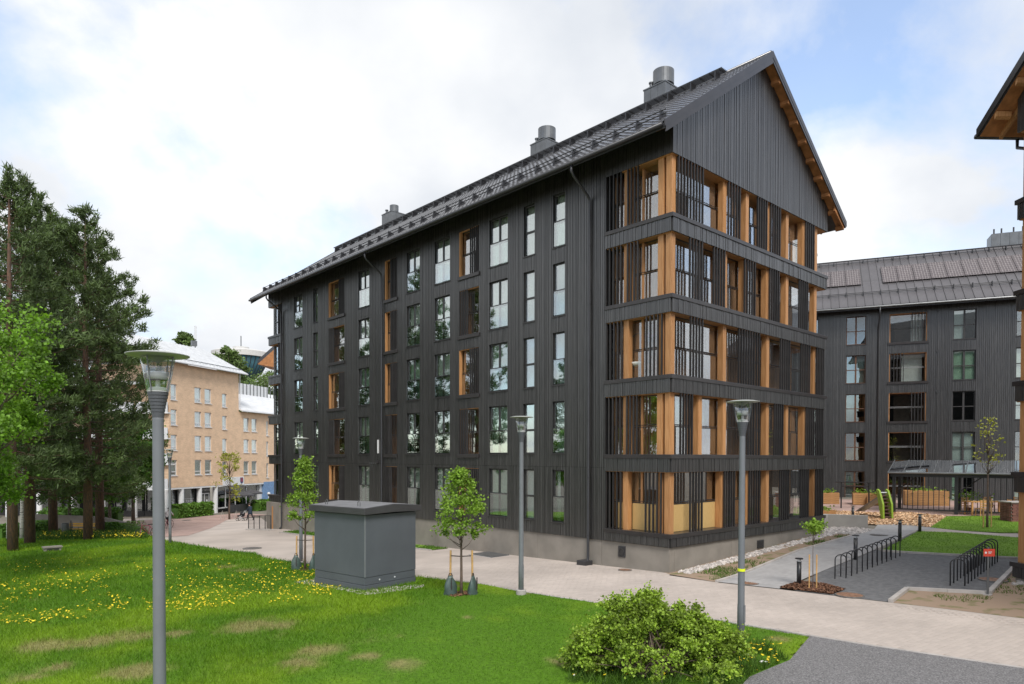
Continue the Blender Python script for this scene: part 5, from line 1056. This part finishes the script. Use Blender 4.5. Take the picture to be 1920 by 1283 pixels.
# meadow flowers
def flowers(name, label, px, py, size, m, h, parent=None):
    pts = [P(a, b) for a, b in zip(px, py)]; C_ = np.array([(p.x, p.y, p.z+h*random.uniform(.6, 1.2)) for p in pts]); me = leaf_mesh(name, C_, size, m, .95, 1.6); tag(put(name, me), label, 'flowers', kind='stuff')
n = 4200; a = rng.random(n); px = rng.uniform(-10, 640, n); edge = 1178-.085*px; py = 1045+(edge-1045)*rng.random(n)**.75; k = (fbm(px/60, py/18, 1.0, 91) > .47) & (rng.random(n) < .75)
flowers('dandelions', 'yellow dandelions scattered over the uncut lawn', px[k], py[k], .05, 'dandelion', .10)
n = 620; flowers('dandelions', 'dense yellow flowers in the bed under the pines', rng.uniform(70, 272, n), rng.uniform(1000, 1013, n), .10, 'dandelion', .30)
n = 60; flowers('dandelions', 'yellow dandelions at the foot of the right lamp post', np.concatenate([rng.uniform(1385, 1465, n), rng.uniform(1060, 1420, 26)]), np.concatenate([rng.uniform(1204, 1252, n), rng.uniform(1255, 1282, 26)]), .05, 'dandelion', .14)
n = 26; flowers('seed_heads', 'pale dandelion seed heads around the big bush', rng.uniform(1050, 1460, n), rng.uniform(1235, 1282, n), .045, 'seedhead', .16)
x, y = scatter([P(1060, 1283), P(1090, 1225), P(1150, 1210), P(1380, 1205), P(1440, 1210), P(1478, 1240), P(1410, 1268), P(1380, 1300)], 700); k = fbm(x, y, 1.3, 45) > .36; x, y = x[k], y[k]
tag(put('weeds', blades('weeds', x, y, .17, .022, np.array([.08, .16, .02])*rng.uniform(.5, 1.4, (len(x), 1)))), 'rank grass and weeds at the foot of the big bush', 'weeds', kind='stuff')
x, y = scatter([P(60, 1015), P(278, 1012), P(275, 999), P(60, 998)], 60); tag(put('weeds', blades('weeds', x, y, .4, .05, np.array([.06, .13, .015])*rng.uniform(.5, 1.4, (len(x), 1)))), 'tall green leaves of the flower bed under the pines', 'weeds', kind='stuff')
rocks('gravel_apron', *(lambda k_: (k_[0], k_[1], rng.uniform(.02, .05, len(k_[0]))))(scatter([P(550, 1093), P(600, 1100), P(684, 1118), P(790, 1103), P(800, 1097), P(684, 1104), P(590, 1086)], 260)), 'loose gravel around the foot of the transformer box')
# ------------------------------------------------------------------ lamp posts
mat('lamp_grey', (.155, .165, .178), .45, .06, 3); mat('lamp_collar', (.085, .09, .10), .5, .05, 3); mat('lamp_shade', (.36, .37, .35), .45, .08, 4); mat('sticker', (.75, .85, .02), .6); glassmat('lamp_glass', (.90, .92, .91), .10)
LAMPH = 5.66
def lamp(label, loc, base=False, sticker=False, rz=0.):
    t = thing('street_lamp', label, 'street lamp', loc, rz)
    MB().lathe([(.085, -.3), (.085, .9), (.078, 1.0), (.066, 4.82), (.066, 4.86)], 20).build('pole', 'lamp_grey', t, smooth=True)
    prof = [(.068, 4.84)]
    for i in range(7): z = 4.87+i*.042; rr_ = .072+.048*(i/6)**1.1; prof += [(rr_, z), (rr_+.004, z+.034), (rr_-.003, z+.036), (rr_-.003, z+.041)]
    MB().lathe(prof+[(.122, 5.165)], 24).build('collar', 'lamp_collar', t)
    MB().lathe([(.125, 5.165), (.128, 5.185), (.09, 5.225), (0, 5.23)], 24).build('lamp_base', 'white_metal', t)
    MB().lathe([(.131, 5.18), (.205, 5.60)], 28).build('glass_cone', 'lamp_glass', t, smooth=True)
    MB().lathe([(.118, 5.32), (.128, 5.42), (.126, 5.42), (.116, 5.32)], 28).build('diffuser', 'white_metal', t, smooth=True)
    MB().tube([(0, 0, 5.22), (0, 0, 5.40)], .03, 10).build('bulb_holder', 'white_paint', t)
    for a in range(4):
        c, s = math.cos(a*math.pi/2+.4), math.sin(a*math.pi/2+.4); MB().tube([(c*.135, s*.135, 5.17), (c*.212, s*.212, 5.61)], .008, 6).build('arm', 'lamp_grey', t)
    MB().lathe([(.0, 5.52), (.04, 5.55), (.12, 5.605), (.30, 5.618), (.37, 5.625), (.372, 5.635), (.25, 5.66), (0, 5.675)], 36).build('shade', 'lamp_shade', t, smooth=True)
    MB().box(-.035, .035, -.092, -.08, .55, .95).build('service_door', 'lamp_grey', t)
    if base: MB().lathe([(.16, -.2), (.16, .16), (.145, .18), (0, .18)], 24).build('footing', 'kerb', t)
    if sticker: MB().lathe([(.0865, 1.73), (.0865, 1.79)], 20).build('sticker', 'sticker', t)
    return t
nl = Vector(CAM+CR*((297-960)/FPX*8.75)+CF*8.75); nl.z = 0
lamp('grey lamp post rising from the dandelion lawn before the pines', nl, rz=.3)
lamp('grey lamp post on a concrete footing at the paving edge before the dark facade', P(977, 1116), True)
lamp('grey lamp post with a yellow sticker beside the big bush', P(1389, 1211), False, True)
lamp('grey lamp post at the square beside the cyclist', P(319, 1019))
p = Vector(CAM+CR*((564-960)/FPX*31.5)+CF*31.5); p.z = float(g(p.x, p.y)); lamp('grey lamp post rising behind the first young tree', p)
# ------------------------------------------------------------------ transformer kiosk
mat('kiosk', (.088, .098, .112), .55, .07, 1.2, bump=.05, bscale=120); mat('kiosk_roof', (.045, .044, .046), .6, .1, 2); mat('felt', (.16, .16, .165), .85, .1, 3)
kf = P(684.4, 1110); kl = P(589, 1093); kr = P(780, 1099); ex = (kr-kf); ey = (kl-kf); ka = R(9); KX = 2.3; KY = 2.8; KH = zat(684.4, 966.5, kf)-kf.z
kk = thing('transformer_box', 'dark grey metal transformer kiosk with low pitched roof on the lawn', 'kiosk', kf, ka)
MB().box(0, KX, 0, KY, .46, KH).build('body', 'kiosk', kk, bevel=.012)
MB().box(.012, KX-.012, .012, KY-.012, .2, .452).build('base_panel', 'kiosk', kk, bevel=.01); MB().box(.0, KX, .0, KY, -.25, .19).build('base', 'kiosk', kk, bevel=.01)
for (a, b) in ((-.02, .0), (KX, KX+.02)): pass
MB().box(-.012, .03, -.012, .03, .47, KH-.01).build('corner_trim', 'lamp_grey', kk)
oh = .14; MB().extr_y([(-oh, KH+.02), (KX/2, KH+.05), (KX+oh, KH+.02), (KX+oh, KH+.23), (KX/2, KH+.32), (-oh, KH+.23)], -oh, KY+oh).build('roof', 'kiosk_roof', kk, bevel=.012)
MB().add([(-oh+.04, -oh+.04, KH+.242), (KX/2, -oh+.04, KH+.332), (KX/2, KY+oh-.04, KH+.332), (-oh+.04, KY+oh-.04, KH+.242), (KX+oh-.04, -oh+.04, KH+.242), (KX+oh-.04, KY+oh-.04, KH+.242)], [(0, 1, 2, 3), (1, 4, 5, 2)]).build('roof_felt', 'felt', kk)
for yy in (.5, KY-.5): MB().tube([(.2, yy, KH+.2), (.2, yy, KH+.40), (.2, yy+.06, KH+.43), (.2, yy+.12, KH+.40), (.2, yy+.12, KH+.2)], .013, 6).build('lifting_eye', 'zinc', kk)
for xx in (.62, 1.3): MB().lathe([(0, 0), (.03, 0), (.03, .01), (0, .012)], 10).build('screw_cap', 'white_metal', kk, (xx, -.002, .33)).rotation_euler = (R(90), 0, 0)
# ------------------------------------------------------------------ bicycle stands, bollards, sign
def hoops(A0, A1, L0, n, hh, label, group):
    "n hoops from A0 to A1 (leg mid points); L0 is the vector between the two legs"
    h = L0/2; R_ = min(.16, h.length); pts = [tuple(-h)+()]
    me = None; d = h.normalized(); H_ = hh-R_
    q = [(-h).to_3d()-Vector((0, 0, .12)), (-h).to_3d()+Vector((0, 0, H_))]
    for a in np.linspace(math.pi, 0, 9)[1:-1]: q.append((d*(math.cos(a)*h.length)).to_3d()+Vector((0, 0, H_+math.sin(a)*R_)))
    q += [h.to_3d()+Vector((0, 0, H_)), h.to_3d()-Vector((0, 0, .12))]
    me = MB().tube(q, .021, 8).mesh('bicycle_stand', 'black_steel', True)
    for i in range(n):
        p = A0.lerp(A1, i/(n-1)); p.z = float(g(p.x, p.y)); tag(put('bicycle_stand', me, None, p), label, 'bicycle stand', group)
la, lb = P(1568, 1086), P(1583.7, 1085); ma = (la+lb)/2; hl = zat(1576, 1040, ma)-ma.z; le = (P(1675, 1046)+P(1682, 1043))/2
v1 = (lb-la).to_2d(); v1 = v1.normalized()*max(.42, min(v1.length, .7))
hoops(ma, le, v1, 12, hl, 'black steel hoop in the row of stands along the grey path', 'hoop stands along the path')
ra, rb = P(1786.5, 1099), P(1804, 1099.5); mb_ = (ra+rb)/2; hr = zat(1795, 1048, mb_)-mb_.z; re_ = (P(1855, 1056)+P(1861, 1053.6))/2
v2 = (rb-ra).to_2d(); v2 = v2.normalized()*max(.42, min(v2.length, .7))
hoops(mb_, re_, v2, 12, hr, 'black steel hoop in the row of stands behind the red sign', 'hoop stands by the sign')
def bollard(label, px, py, pyt):
    p = P(px, py); H = zat(px, pyt, p)-p.z; t = thing('bollard_light', label, 'bollard light', p)
    MB().lathe([(.075, -.1), (.075, H-.12)], 18).build('post', 'black_steel', t, smooth=True); MB().lathe([(.06, H-.12), (.06, H-.04)], 18).build('lens', 'white_metal', t); MB().lathe([(.13, H-.04), (.13, H-.012), (0, H)], 24).build('cap', 'black_steel', t)
bollard('black bollard light in the mulch bed next to the sapling', 1498, 1097, 1046); bollard('black bollard light between the grey path and the hoop row', 1604, 1050, 1003)
bollard('black bollard light at the kerb end of the hoop row', 1687, 1016, 975); bollard('black bollard light where the paths meet near the wood chips', 1724.5, 998, 964); bollard('black bollard light behind the concrete retaining wall', 1599, 972, 948)
bollard('black bollard light behind the picnic table', 1860, 952, 928)
sp = P(1852, 1116); sg_ = thing('red_sign', 'small red sign with white lettering on a steel post', 'sign', sp); sh = zat(1851, 1029, sp)-sp.z; mat('sign_red', (.66, .075, .045), .5, .03)
MB().tube([(0, 0, -.2), (0, 0, sh+.05)], .032, 10).build('post', 'zinc', sg_); MB().box(-.12, .12, -.1, .1, -.1, .03).build('footing', 'kerb', sg_)
sw_ = 21/pxm(sp)/1.0; shh = 14/pxm(sp); az = math.atan2(CR[1], CR[0])
bd = MB().box(-sw_/2, sw_/2, -.045, -.033, sh-shh, sh).build('board', 'sign_red', sg_); bd.rotation_euler = (0, 0, az)
o = MB().lathe([(.018, 0), (.034, 0), (.034, .004), (.018, .004)], 16).build('ring_mark', 'white_paint', bd, (-sw_*.31, -.046, sh-shh*.5)); o.rotation_euler = (R(90), 0, 0)
for i, (u, w) in enumerate(((-.10, .05), (-.03, .035), (.03, .04), (.09, .03), (.13, .03))):
    MB().box(sw_*(u+.02), sw_*(u+.02)+w*.8, -.049, -.046, sh-shh*.46, sh-shh*.34).build('letter_stroke', 'white_paint', bd)
for i, u in enumerate((-.10, -.02, .06)): MB().box(sw_*(u+.02), sw_*(u+.02)+.03, -.049, -.046, sh-shh*.62, sh-shh*.55).build('letter_stroke', 'white_paint', bd)
# ------------------------------------------------------------------ courtyard furniture
mat('pine_wood', (.43, .23, .09), .7, .2, 3, orand=.12, stretch=(1, 1, 6)); mat('table_wood', (.55, .29, .10), .6, .15, 3, orand=.1); mat('lime', (.22, .34, .02), .45, .05); mat('red_brick', (.20, .085, .068), .85, .2, 5, orand=.25)
fa = math.atan2(-.905, .425)
def planter(label, px, py, w, d, h, rows=5):
    p = P(px, py); t = thing('planter_box', label, 'planter', p, fa); rh = h/rows; a = MB().box(-w/2, w/2, -.022, .022, .004, rh-.004).mesh('board', 'pine_wood'); b = MB().box(-.022, .022, -d/2+.03, d/2-.03, .004, rh-.004).mesh('board', 'pine_wood')
    for i in range(rows):
        for s in (-1, 1): put('board', a, t, (0, s*d/2, i*rh)); put('board', b, t, (s*(w/2-.022), 0, i*rh))
    MB().box(-w/2+.04, w/2-.04, -d/2+.03, d/2-.03, 0, h-.06).build('soil', 'mulch', t)
    C_ = rng.normal(size=(90, 3))*np.array([w*.22, d*.2, .10])+np.array([0, 0, h+.08]); put('plants', leaf_mesh('plants', C_, .13, 'leaf_young'), t)['kind'] = 'stuff'
planter('wooden planter next to the far gable corner', 1553, 944, 1.35, 1.0, .75); planter('stepped wooden planter below the courtyard window', 1620, 946, 1.4, 1.0, .78); planter('wooden planter between the slide and the courtyard window', 1640, 947, 1.0, 1.0, .62)
planter('large wooden planter behind the barred shelter front', 1735, 947, 2.5, 1.1, .95, 6); planter('low wooden sand box edge by the retaining wall', 1548, 966, 1.1, .8, .3, 2)
sl_ = P(1653, 972); sd = thing('play_slide', 'lime green play slide with brown steps on the wood chips', 'slide', sl_, math.atan2(CR[1], CR[0])+.15); SH = zat(1653, 917, sl_)-sl_.z; SWd = .55
for s in (-1, 1):
    x = s*SWd/2
    MB().add([(x-.055, -.55, 0), (x-.055, -.38, 0), (x-.055, .05, SH*.96), (x-.055, -.02, SH), (x-.055, -.18, SH*.95), (x-.055, -.5, SH*.5)]+[(x+.055, -.55, 0), (x+.055, -.38, 0), (x+.055, .05, SH*.96), (x+.055, -.02, SH), (x+.055, -.18, SH*.95), (x+.055, -.5, SH*.5)],
        [(5, 4, 3, 2, 1, 0), (6, 7, 8, 9, 10, 11)]+[(i, (i+1) % 6, 6+(i+1) % 6, 6+i) for i in range(6)]).build('side_panel', 'lime', sd)
mat('step_brown', (.09, .05, .035), .7)
for i in range(7): MB().box(-SWd/2, SWd/2, -.52+.05*i, -.34+.05*i, .10+.20*i, .15+.20*i).build('step', 'step_brown', sd)
MB().tube([(-SWd/2, -.1, SH*.88), (SWd/2, -.1, SH*.88)], .03, 8).build('grip_bar', 'white_metal', sd)
MB().add([(-.28, .05, SH*.68), (.28, .05, SH*.68), (.28, 1.9, .25), (-.28, 1.9, .25), (-.28, .05, SH*.72), (.28, .05, SH*.72), (.28, 1.9, .29), (-.28, 1.9, .29)], [(3, 2, 1, 0), (4, 5, 6, 7), (0, 1, 5, 4), (1, 2, 6, 5), (2, 3, 7, 6), (3, 0, 4, 7)]).build('chute', 'zinc', sd)
bpn = MB().box(SWd/2+.03, SWd/2+.09, -.3, .3, 0, SH*.78).build('brown_panel', 'pine_bark', sd)
ra_, rb_ = P(1577, 953), P(1629, 955); ry_ = math.atan2((rb_-ra_).y, (rb_-ra_).x); rl = (rb_-ra_).xy.length; cf = thing('carpet_rack', 'black steel carpet beating rail in the courtyard', 'carpet rack', ra_, ry_); rh_ = zat(1577, 904, ra_)-ra_.z
for xx in (0, rl): MB().tube([(xx, 0, -.2), (xx, 0, rh_)], .045, 8).build('post', 'black_steel', cf)
for zz_ in (rh_, rh_-.26): MB().tube([(-.35 if zz_ == rh_ else 0, 0, zz_), (rl+.35 if zz_ == rh_ else rl, 0, zz_)], .035, 8).build('rail', 'black_steel', cf)
tb = P(1848, 965); tw_ = 72/pxm(tb); th = .78; tt_ = thing('picnic_table', 'long orange wooden table by the courtyard lawn', 'table', tb, az)
for i in range(4): MB().box(-tw_/2, tw_/2, -.4+.2*i+.005, -.2+.2*i-.005, th-.05, th).build('plank', 'table_wood', tt_)
for sx in (-1, 1):
    for sy in (-1, 1): MB().box(sx*(tw_/2-.12)-.04, sx*(tw_/2-.12)+.04, sy*.32-.04, sy*.32+.04, -.02, th-.05).build('leg', 'table_wood', tt_)
for i, (dx, dy, rz_) in enumerate(((-.75, -.75, math.pi), (.75, -.75, math.pi), (-.6, .75, 0), (.7, .75, 0), (1.75, .2, -1.5))):
    q = tb+Vector(CR)*dx+Vector((CF[0], CF[1], 0))*dy; q.z = float(g(q.x, q.y)); c_ = chair(('orange wooden chair on the lawn side of the table next to the sapling', 'orange wooden chair on the lawn side of the table near the brick grill', 'orange wooden chair behind the table on the shelter side', 'orange wooden chair behind the table by the flowers', 'orange wooden chair at the table end by the grill')[i], q, az+rz_, 'table_wood')
fl = thing('flower_pot', 'leafy flower pots behind the picnic table', 'flower pot', tb+Vector((CF[0], CF[1], 0))*1.6); MB().lathe([(.14, 0), (.2, .3), (.17, .3), (0, .26)], 14).build('pot', 'red_brick', fl)
put('plant', leaf_mesh('plant', rng.normal(size=(240, 3))*np.array([.5, .4, .18])+np.array([0, 0, .95]), .13, 'leaf_maple'), fl)['kind'] = 'stuff'
gp = P(1905, 977); gl = thing('brick_grill', 'low brick grill block at the end of the courtyard lawn', 'grill', gp, az); gh = zat(1905, 942, gp)-gp.z; bw_ = 1.15; rows = 11
bm_ = MB().box(-.119, .119, -.058, .058, 0, gh/rows-.012).mesh('brick', 'red_brick'); MB().box(-bw_/2+.02, bw_/2-.02, -.40, .40, -.1, gh-.01).build('core', 'kerb', gl)
for i in range(rows):
    for j in range(5):
        x = -bw_/2+.12+j*.25+(.06 if i % 2 else 0); 
        if x < bw_/2: put('brick', bm_, gl, (x, -.40, i*gh/rows))
    for j in range(3): put('brick', bm_, gl, (-bw_/2+.02, -.26+j*.25, i*gh/rows), math.pi/2)
MB().box(-bw_/2-.05, bw_/2+.05, -.5, .48, gh-.01, gh+.05).build('top_slab', 'kerb', gl)
# ------------------------------------------------------------------ the square: fence, cafe, bench, bin
fA, fB = P(466, 994), P(508, 995); fe = thing('railing', 'black mesh railing at the low end of the dark building', 'railing', fA, math.atan2((fB-fA).y, (fB-fA).x)); fl_ = (fB-fA).xy.length; dzf = fB.z-fA.z
for i in range(5): x = fl_*i/4; z = dzf*i/4; MB().box(x-.02, x+.02, -.02, .02, z-.1, z+1.1).build('post', 'black_steel', fe)
MB().tube([(0, 0, 1.08), (fl_, 0, dzf+1.08)], .022, 6).build('top_rail', 'black_steel', fe); q = MB()
for x in np.arange(.06, fl_, .09): z = dzf*x/fl_; q.box(x-.004, x+.004, -.004, .004, z+.08, z+1.05)
tag(q.build('mesh_wires', 'black_steel', fe), kind='stuff')
MB().add([(-.1, -.2, -.1), (fl_+.1, -.2, dzf-.1), (fl_+.1, .25, dzf-.1), (-.1, .25, -.1), (-.1, -.2, .1), (fl_+.1, -.2, dzf+.1), (fl_+.1, .25, dzf+.1), (-.1, .25, .1)], [(3, 2, 1, 0), (4, 5, 6, 7), (0, 1, 5, 4), (1, 2, 6, 5), (2, 3, 7, 6), (3, 0, 4, 7)]).build('kerb', 'kerb', fe)
f2a, f2b = Vector((-.7, 31.0, float(g(-1, 31)))), Vector((-.7, 22.5, float(g(-1, 22)))); 
mat('parasol', (.06, .06, .065), .8)
def parasol(label, p, H, r_):
    pass; t = thing('parasol', label, 'parasol', p); MB().tube([(0, 0, -.1), (0, 0, H)], .03, 8).build('pole', 'zinc', t)
    MB().lathe([(r_, H-.55), (r_, H-.40), (r_*.5, H-.16), (0, H)], 8).build('canopy', 'parasol', t); MB().lathe([(.35, 0), (.35, .08), (0, .1)], 12).build('foot', 'kerb', t)
parasol('dark open parasol at the cafe beside the yellow tree', yloc(10.6, -1.6), 2.55, 1.5); parasol('dark open parasol near the globe lamp of the cafe', yloc(12.9, -1.2), 2.7, 1.5)
def globe(label, p, H):
    t = thing('globe_lamp', label, 'lamp', p); MB().tube([(0, 0, -.1), (0, 0, H-.3)], .05, 8).build('pole', 'white_paint', t); a = [(math.sin(k*math.pi/8)*.22, H-.22-math.cos(k*math.pi/8)*.22) for k in range(9)]; MB().lathe(a, 14).build('globe', 'white_paint', t, smooth=True)
globe('white globe lamp on the cafe terrace beside the parasol', yloc(12.0, -1.9), 2.1); globe('white globe lamp by the blue wall', yloc(16.6, -1.2), 2.2)
tr = yloc(10.8, -1.9); tf = thing('terrace_fence', 'dark terrace screen before the cafe windows', 'fence', tr, math.atan2(.53, .848))
for i in range(6): MB().box(-3.2+1.1*i+.02, -2.1+1.1*i-.02, -.03, .03, .1, 1.0).build('panel', 'dark_metal', tf)
bn_ = P(158, 1002); bh = thing('bench', 'yellow wooden bench behind the pine trunks', 'bench', bn_, math.atan2(CR[1], CR[0])); mat('bench_yellow', (.62, .36, .06), .6, .1)
for i in range(3): MB().box(-1.3, 1.3, -.3+.14*i, -.18+.14*i, .42, .46).build('seat_slat', 'bench_yellow', bh)
for i in range(2): MB().box(-1.3, 1.3, .16, .19, .6+.16*i, .72+.16*i).build('back_slat', 'bench_yellow', bh)
for sx in (-1.05, 1.05): MB().box(sx-.03, sx+.03, -.28, .2, 0, .42).box(sx-.03, sx+.03, .14, .2, .42, .9).build('leg', 'zinc', bh)
bi = P(123, 1004); bt = thing('litter_bin', 'grey cylindrical litter bin by the bench', 'bin', bi); MB().lathe([(.26, 0), (.28, .95), (.25, .95), (.24, .1), (0, .1)], 18).build('bin', 'zinc', bt); MB().tube([(.36, 0, 0), (.36, 0, 1.15)], .04, 8).build('post', 'dark_metal', bt)
vp = P(98, 1034); gvn = thing('ground_vent', 'small dark concrete vent box in the lawn by the pine', 'vent', vp); MB().box(-.4, .4, -.25, .25, -.1, .22).build('box', 'plinth', gvn, bevel=.02); MB().box(-.28, .28, -.26, -.24, .05, .18).build('grille', 'frame', gvn); MB().box(-.45, .45, -.3, .3, .22, .28).build('lid', 'plinth', gvn)
gc = P(448, 957); bc = thing('waste_container', 'dark wheeled bin at the cafe door', 'bin', yloc(8.9, -1.2)); MB().prism([(-.35, -.3), (.35, -.3), (.35, .3), (-.35, .3)], .06, 1.0).build('body', 'dark_metal', bc, bevel=.03); MB().box(-.37, .37, -.34, .32, 1.0, 1.06).build('lid', 'frame', bc)
# ------------------------------------------------------------------ bicycles, stroller, people
mat('tyre', (.02, .02, .02), .8); mat('bike_red', (.22, .03, .05), .4); mat('skin', (.50, .29, .20), .6); mat('shirt', (.50, .46, .45), .8); mat('black_cloth', (.018, .018, .022), .85); mat('navy_cloth', (.018, .03, .05), .85); mat('hair', (.05, .03, .02), .7); mat('orange_cloth', (.5, .25, .08), .8)
def bicycle(label, loc, rz, lean=0.):
    t = thing('bicycle', label, 'bicycle', loc, rz); t.rotation_euler = (lean, 0, rz)
    for x in (-.52, .52):
        w = MB().tube([(x+.33*math.cos(a), 0, .34+.33*math.sin(a)) for a in np.linspace(0, 2*math.pi, 25)], .02, 6, False).build('wheel', 'tyre', t); q = MB()
        for a in np.linspace(0, math.pi, 7)[:-1]: q.tube([(x+.32*math.cos(a), 0, .34+.32*math.sin(a)), (x-.32*math.cos(a), 0, .34-.32*math.sin(a))], .004, 4)
        tag(q.build('spokes', 'zinc', w), kind='stuff')
    q = MB()
    for a, b in (((-.52, 0, .34), (-.05, 0, .30)), ((-.05, 0, .30), (-.18, 0, .82)), ((-.18, 0, .80), (.36, 0, .85)), ((-.05, 0, .30), (.38, 0, .75)), ((-.52, 0, .34), (-.17, 0, .76)), ((.52, 0, .34), (.34, 0, 1.0))): q.tube([a, b], .02, 6)
    q.build('frame', 'bike_red', t); MB().tube([(.28, -.3, 1.06), (.36, -.1, 1.04), (.36, .1, 1.04), (.28, .3, 1.06)], .015, 6).build('handlebar', 'black_steel', t); MB().prism([(-.32, -.07), (-.05, -.02), (-.05, .02), (-.32, .07)], .86, .92).build('saddle', 'tyre', t); MB().tube([(-.05, -.12, .22), (-.05, -.12, .38), (-.05, .12, .22), (-.05, .12, .38)][:2], .015, 5).build('crank', 'zinc', t)
    return t
def person(label, loc, rz, J, bones, mats_of, hair=True):
    "one continuous skinned body; J: joint -> (xyz, radius); cloth by nearest bone"
    names = list(J); bm = bpy.data.meshes.new('tmp'); bm.from_pydata([J[n][0] for n in names], [(names.index(a), names.index(b)) for a, b in bones], []); ob = bpy.data.objects.new('tmp', bm); COL.objects.link(ob)
    ob.modifiers.new('s', 'SKIN'); ob.modifiers.new('ss', 'SUBSURF').levels = 1
    for i, n in enumerate(names): bm.skin_vertices[0].data[i].radius = (J[n][1], J[n][1]); bm.skin_vertices[0].data[i].use_root = (n == 'pelvis')
    dg = bpy.context.evaluated_depsgraph_get(); me = bpy.data.meshes.new_from_object(ob.evaluated_get(dg)); bpy.data.objects.remove(ob); me.name = 'person'
    me.materials.clear(); ms = sorted(set(mats_of.values())); [me.materials.append(MATS[m]) for m in ms]
    for pl in me.polygons:
        c = pl.center; best = None
        for a, b in bones:
            A, B = Vector(J[a][0]), Vector(J[b][0]); ab = B-A; t = max(0, min(1, (c-A).dot(ab)/max(1e-9, ab.length_squared))); dd_ = (c-A-ab*t).length-(J[a][1]*(1-t)+J[b][1]*t)*.5
            if best is None or dd_ < best[0]: best = (dd_, (a, b))
        pl.material_index = ms.index(mats_of.get(best[1], ms[0]))
    me.shade_smooth(); t = thing('person', label, 'person', loc, rz); put('body', me, t)
    if hair: hx = Vector(J['head'][0]); MB().lathe([(math.sin(k*math.pi/10)*.115, -math.cos(k*math.pi/10)*.12+.03) for k in range(4, 11)], 14, tuple(hx+Vector((-.02, 0, .03)))).build('hair', 'hair', t, smooth=True); MB().lathe([(.012, 0), (.02, .02), (0, .05)], 8, tuple(hx+Vector((.105, 0, -.03)))).build('nose', 'skin', t)
    return t
B = [('pelvis', 'waist'), ('waist', 'chest'), ('chest', 'neck'), ('neck', 'head')]
for s in 'lr': B += [('chest', 'sh'+s), ('sh'+s, 'el'+s), ('el'+s, 'ha'+s), ('pelvis', 'hip'+s), ('hip'+s, 'kn'+s), ('kn'+s, 'an'+s), ('an'+s, 'to'+s)]
def mats_by(top, legs, shoes, lower_arm='skin'):
    d = {}
    for a, b in B: d[(a, b)] = 'skin' if b == 'head' else shoes if b[:2] == 'to' else legs if b[:2] in ('hi', 'kn', 'an') else lower_arm if b[:2] == 'ha' else top
    return d
# walker pushing a stroller: x forward
J = {'pelvis': ((0, 0, .95), .15), 'waist': ((.01, 0, 1.12), .14), 'chest': ((.04, 0, 1.36), .16), 'neck': ((.08, 0, 1.5), .06), 'head': ((.12, 0, 1.63), .10)}
for s, sg2, st_ in (('l', 1, .28), ('r', -1, -.30)): J.update({'sh'+s: ((.04, sg2*.19, 1.42), .07), 'el'+s: ((.16, sg2*.23, 1.16), .055), 'ha'+s: ((.44, sg2*.19, 1.05), .04), 'hip'+s: ((0, sg2*.10, .88), .11), 'kn'+s: ((st_*.75+.06, sg2*.10, .48), .07), 'an'+s: ((st_, sg2*.10, .09), .045), 'to'+s: ((st_+.15, sg2*.10, .04), .04)})
pd = P(469.5, 976); pdir = math.atan2(-CR[1], -CR[0]); wk_ = person('person in a dark navy coat walking behind a baby stroller', pd, pdir, J, B, mats_by('navy_cloth', 'black_cloth', 'tyre', 'navy_cloth'))
MB().lathe([(.24, .62), (.22, .8), (.19, 1.1), (.20, 1.38), (.10, 1.48)], 16, (.02, 0, 0)).build('coat', 'navy_cloth', wk_, smooth=True)
ps = pd-Vector(CR)*.95; ps.z = float(g(ps.x, ps.y)); stl = thing('baby_stroller', 'baby stroller pushed by the walker in the navy coat', 'stroller', ps, pdir)
for x in (-.3, .32):
    for yy in (-.22, .22): MB().tube([(x+.14*math.cos(a), yy, .15+.14*math.sin(a)) for a in np.linspace(0, 2*math.pi, 15)], .025, 6, False).build('wheel', 'tyre', stl)
q = MB()
for yy in (-.2, .2): q.tube([(.32, yy, .15), (-.1, yy, .55), (-.48, yy, 1.05)], .018, 6).tube([(-.3, yy, .15), (.1, yy, .5)], .018, 6)
q.tube([(-.48, -.2, 1.05), (-.48, .2, 1.05)], .018, 6); q.build('chassis', 'white_metal', stl)
MB().prism([(-.3, -.2), (.35, -.2), (.35, .2), (-.3, .2)], .42, [.68, .58, .58, .68]).build('seat', 'black_cloth', stl, bevel=.04); MB().lathe([(.24, .6), (.25, .75), (.17, .92), (0, .98)], 14, (-.14, 0, 0)).build('hood', 'black_cloth', stl, smooth=True)
MB().box(-.2, .25, -.16, .16, .18, .32).build('basket', 'shirt', stl, bevel=.03)
# cyclist riding away: x forward
J = {'pelvis': ((-.2, 0, .98), .15), 'waist': ((-.13, 0, 1.14), .14), 'chest': ((0, 0, 1.38), .17), 'neck': ((.06, 0, 1.52), .06), 'head': ((.10, 0, 1.66), .10)}
for s, sg2, kn, an in (('l', 1, (.18, .78), (.02, .40)), ('r', -1, (.12, .60), (-.1, .18))): J.update({'sh'+s: ((0, sg2*.21, 1.43), .07), 'el'+s: ((.14, sg2*.32, 1.2), .055), 'ha'+s: ((.30, sg2*.29, 1.08), .04), 'hip'+s: ((-.18, sg2*.11, .92), .12), 'kn'+s: ((kn[0], sg2*.13, kn[1]), .075), 'an'+s: ((an[0], sg2*.13, an[1]), .05), 'to'+s: ((an[0]+.15, sg2*.13, an[1]-.05), .04)})
cp = P(316, 991); cdir = math.atan2(CF[1], CF[0])
person('cyclist in a pale shirt and black trousers riding across the square', cp, cdir, J, B, mats_by('shirt', 'black_cloth', 'tyre'))
bicycle('bicycle ridden by the person in the pale shirt', cp, cdir); bicycle('red bicycle parked at the edge of the flower bed', P(278, 1009), cdir+2.6, .12)
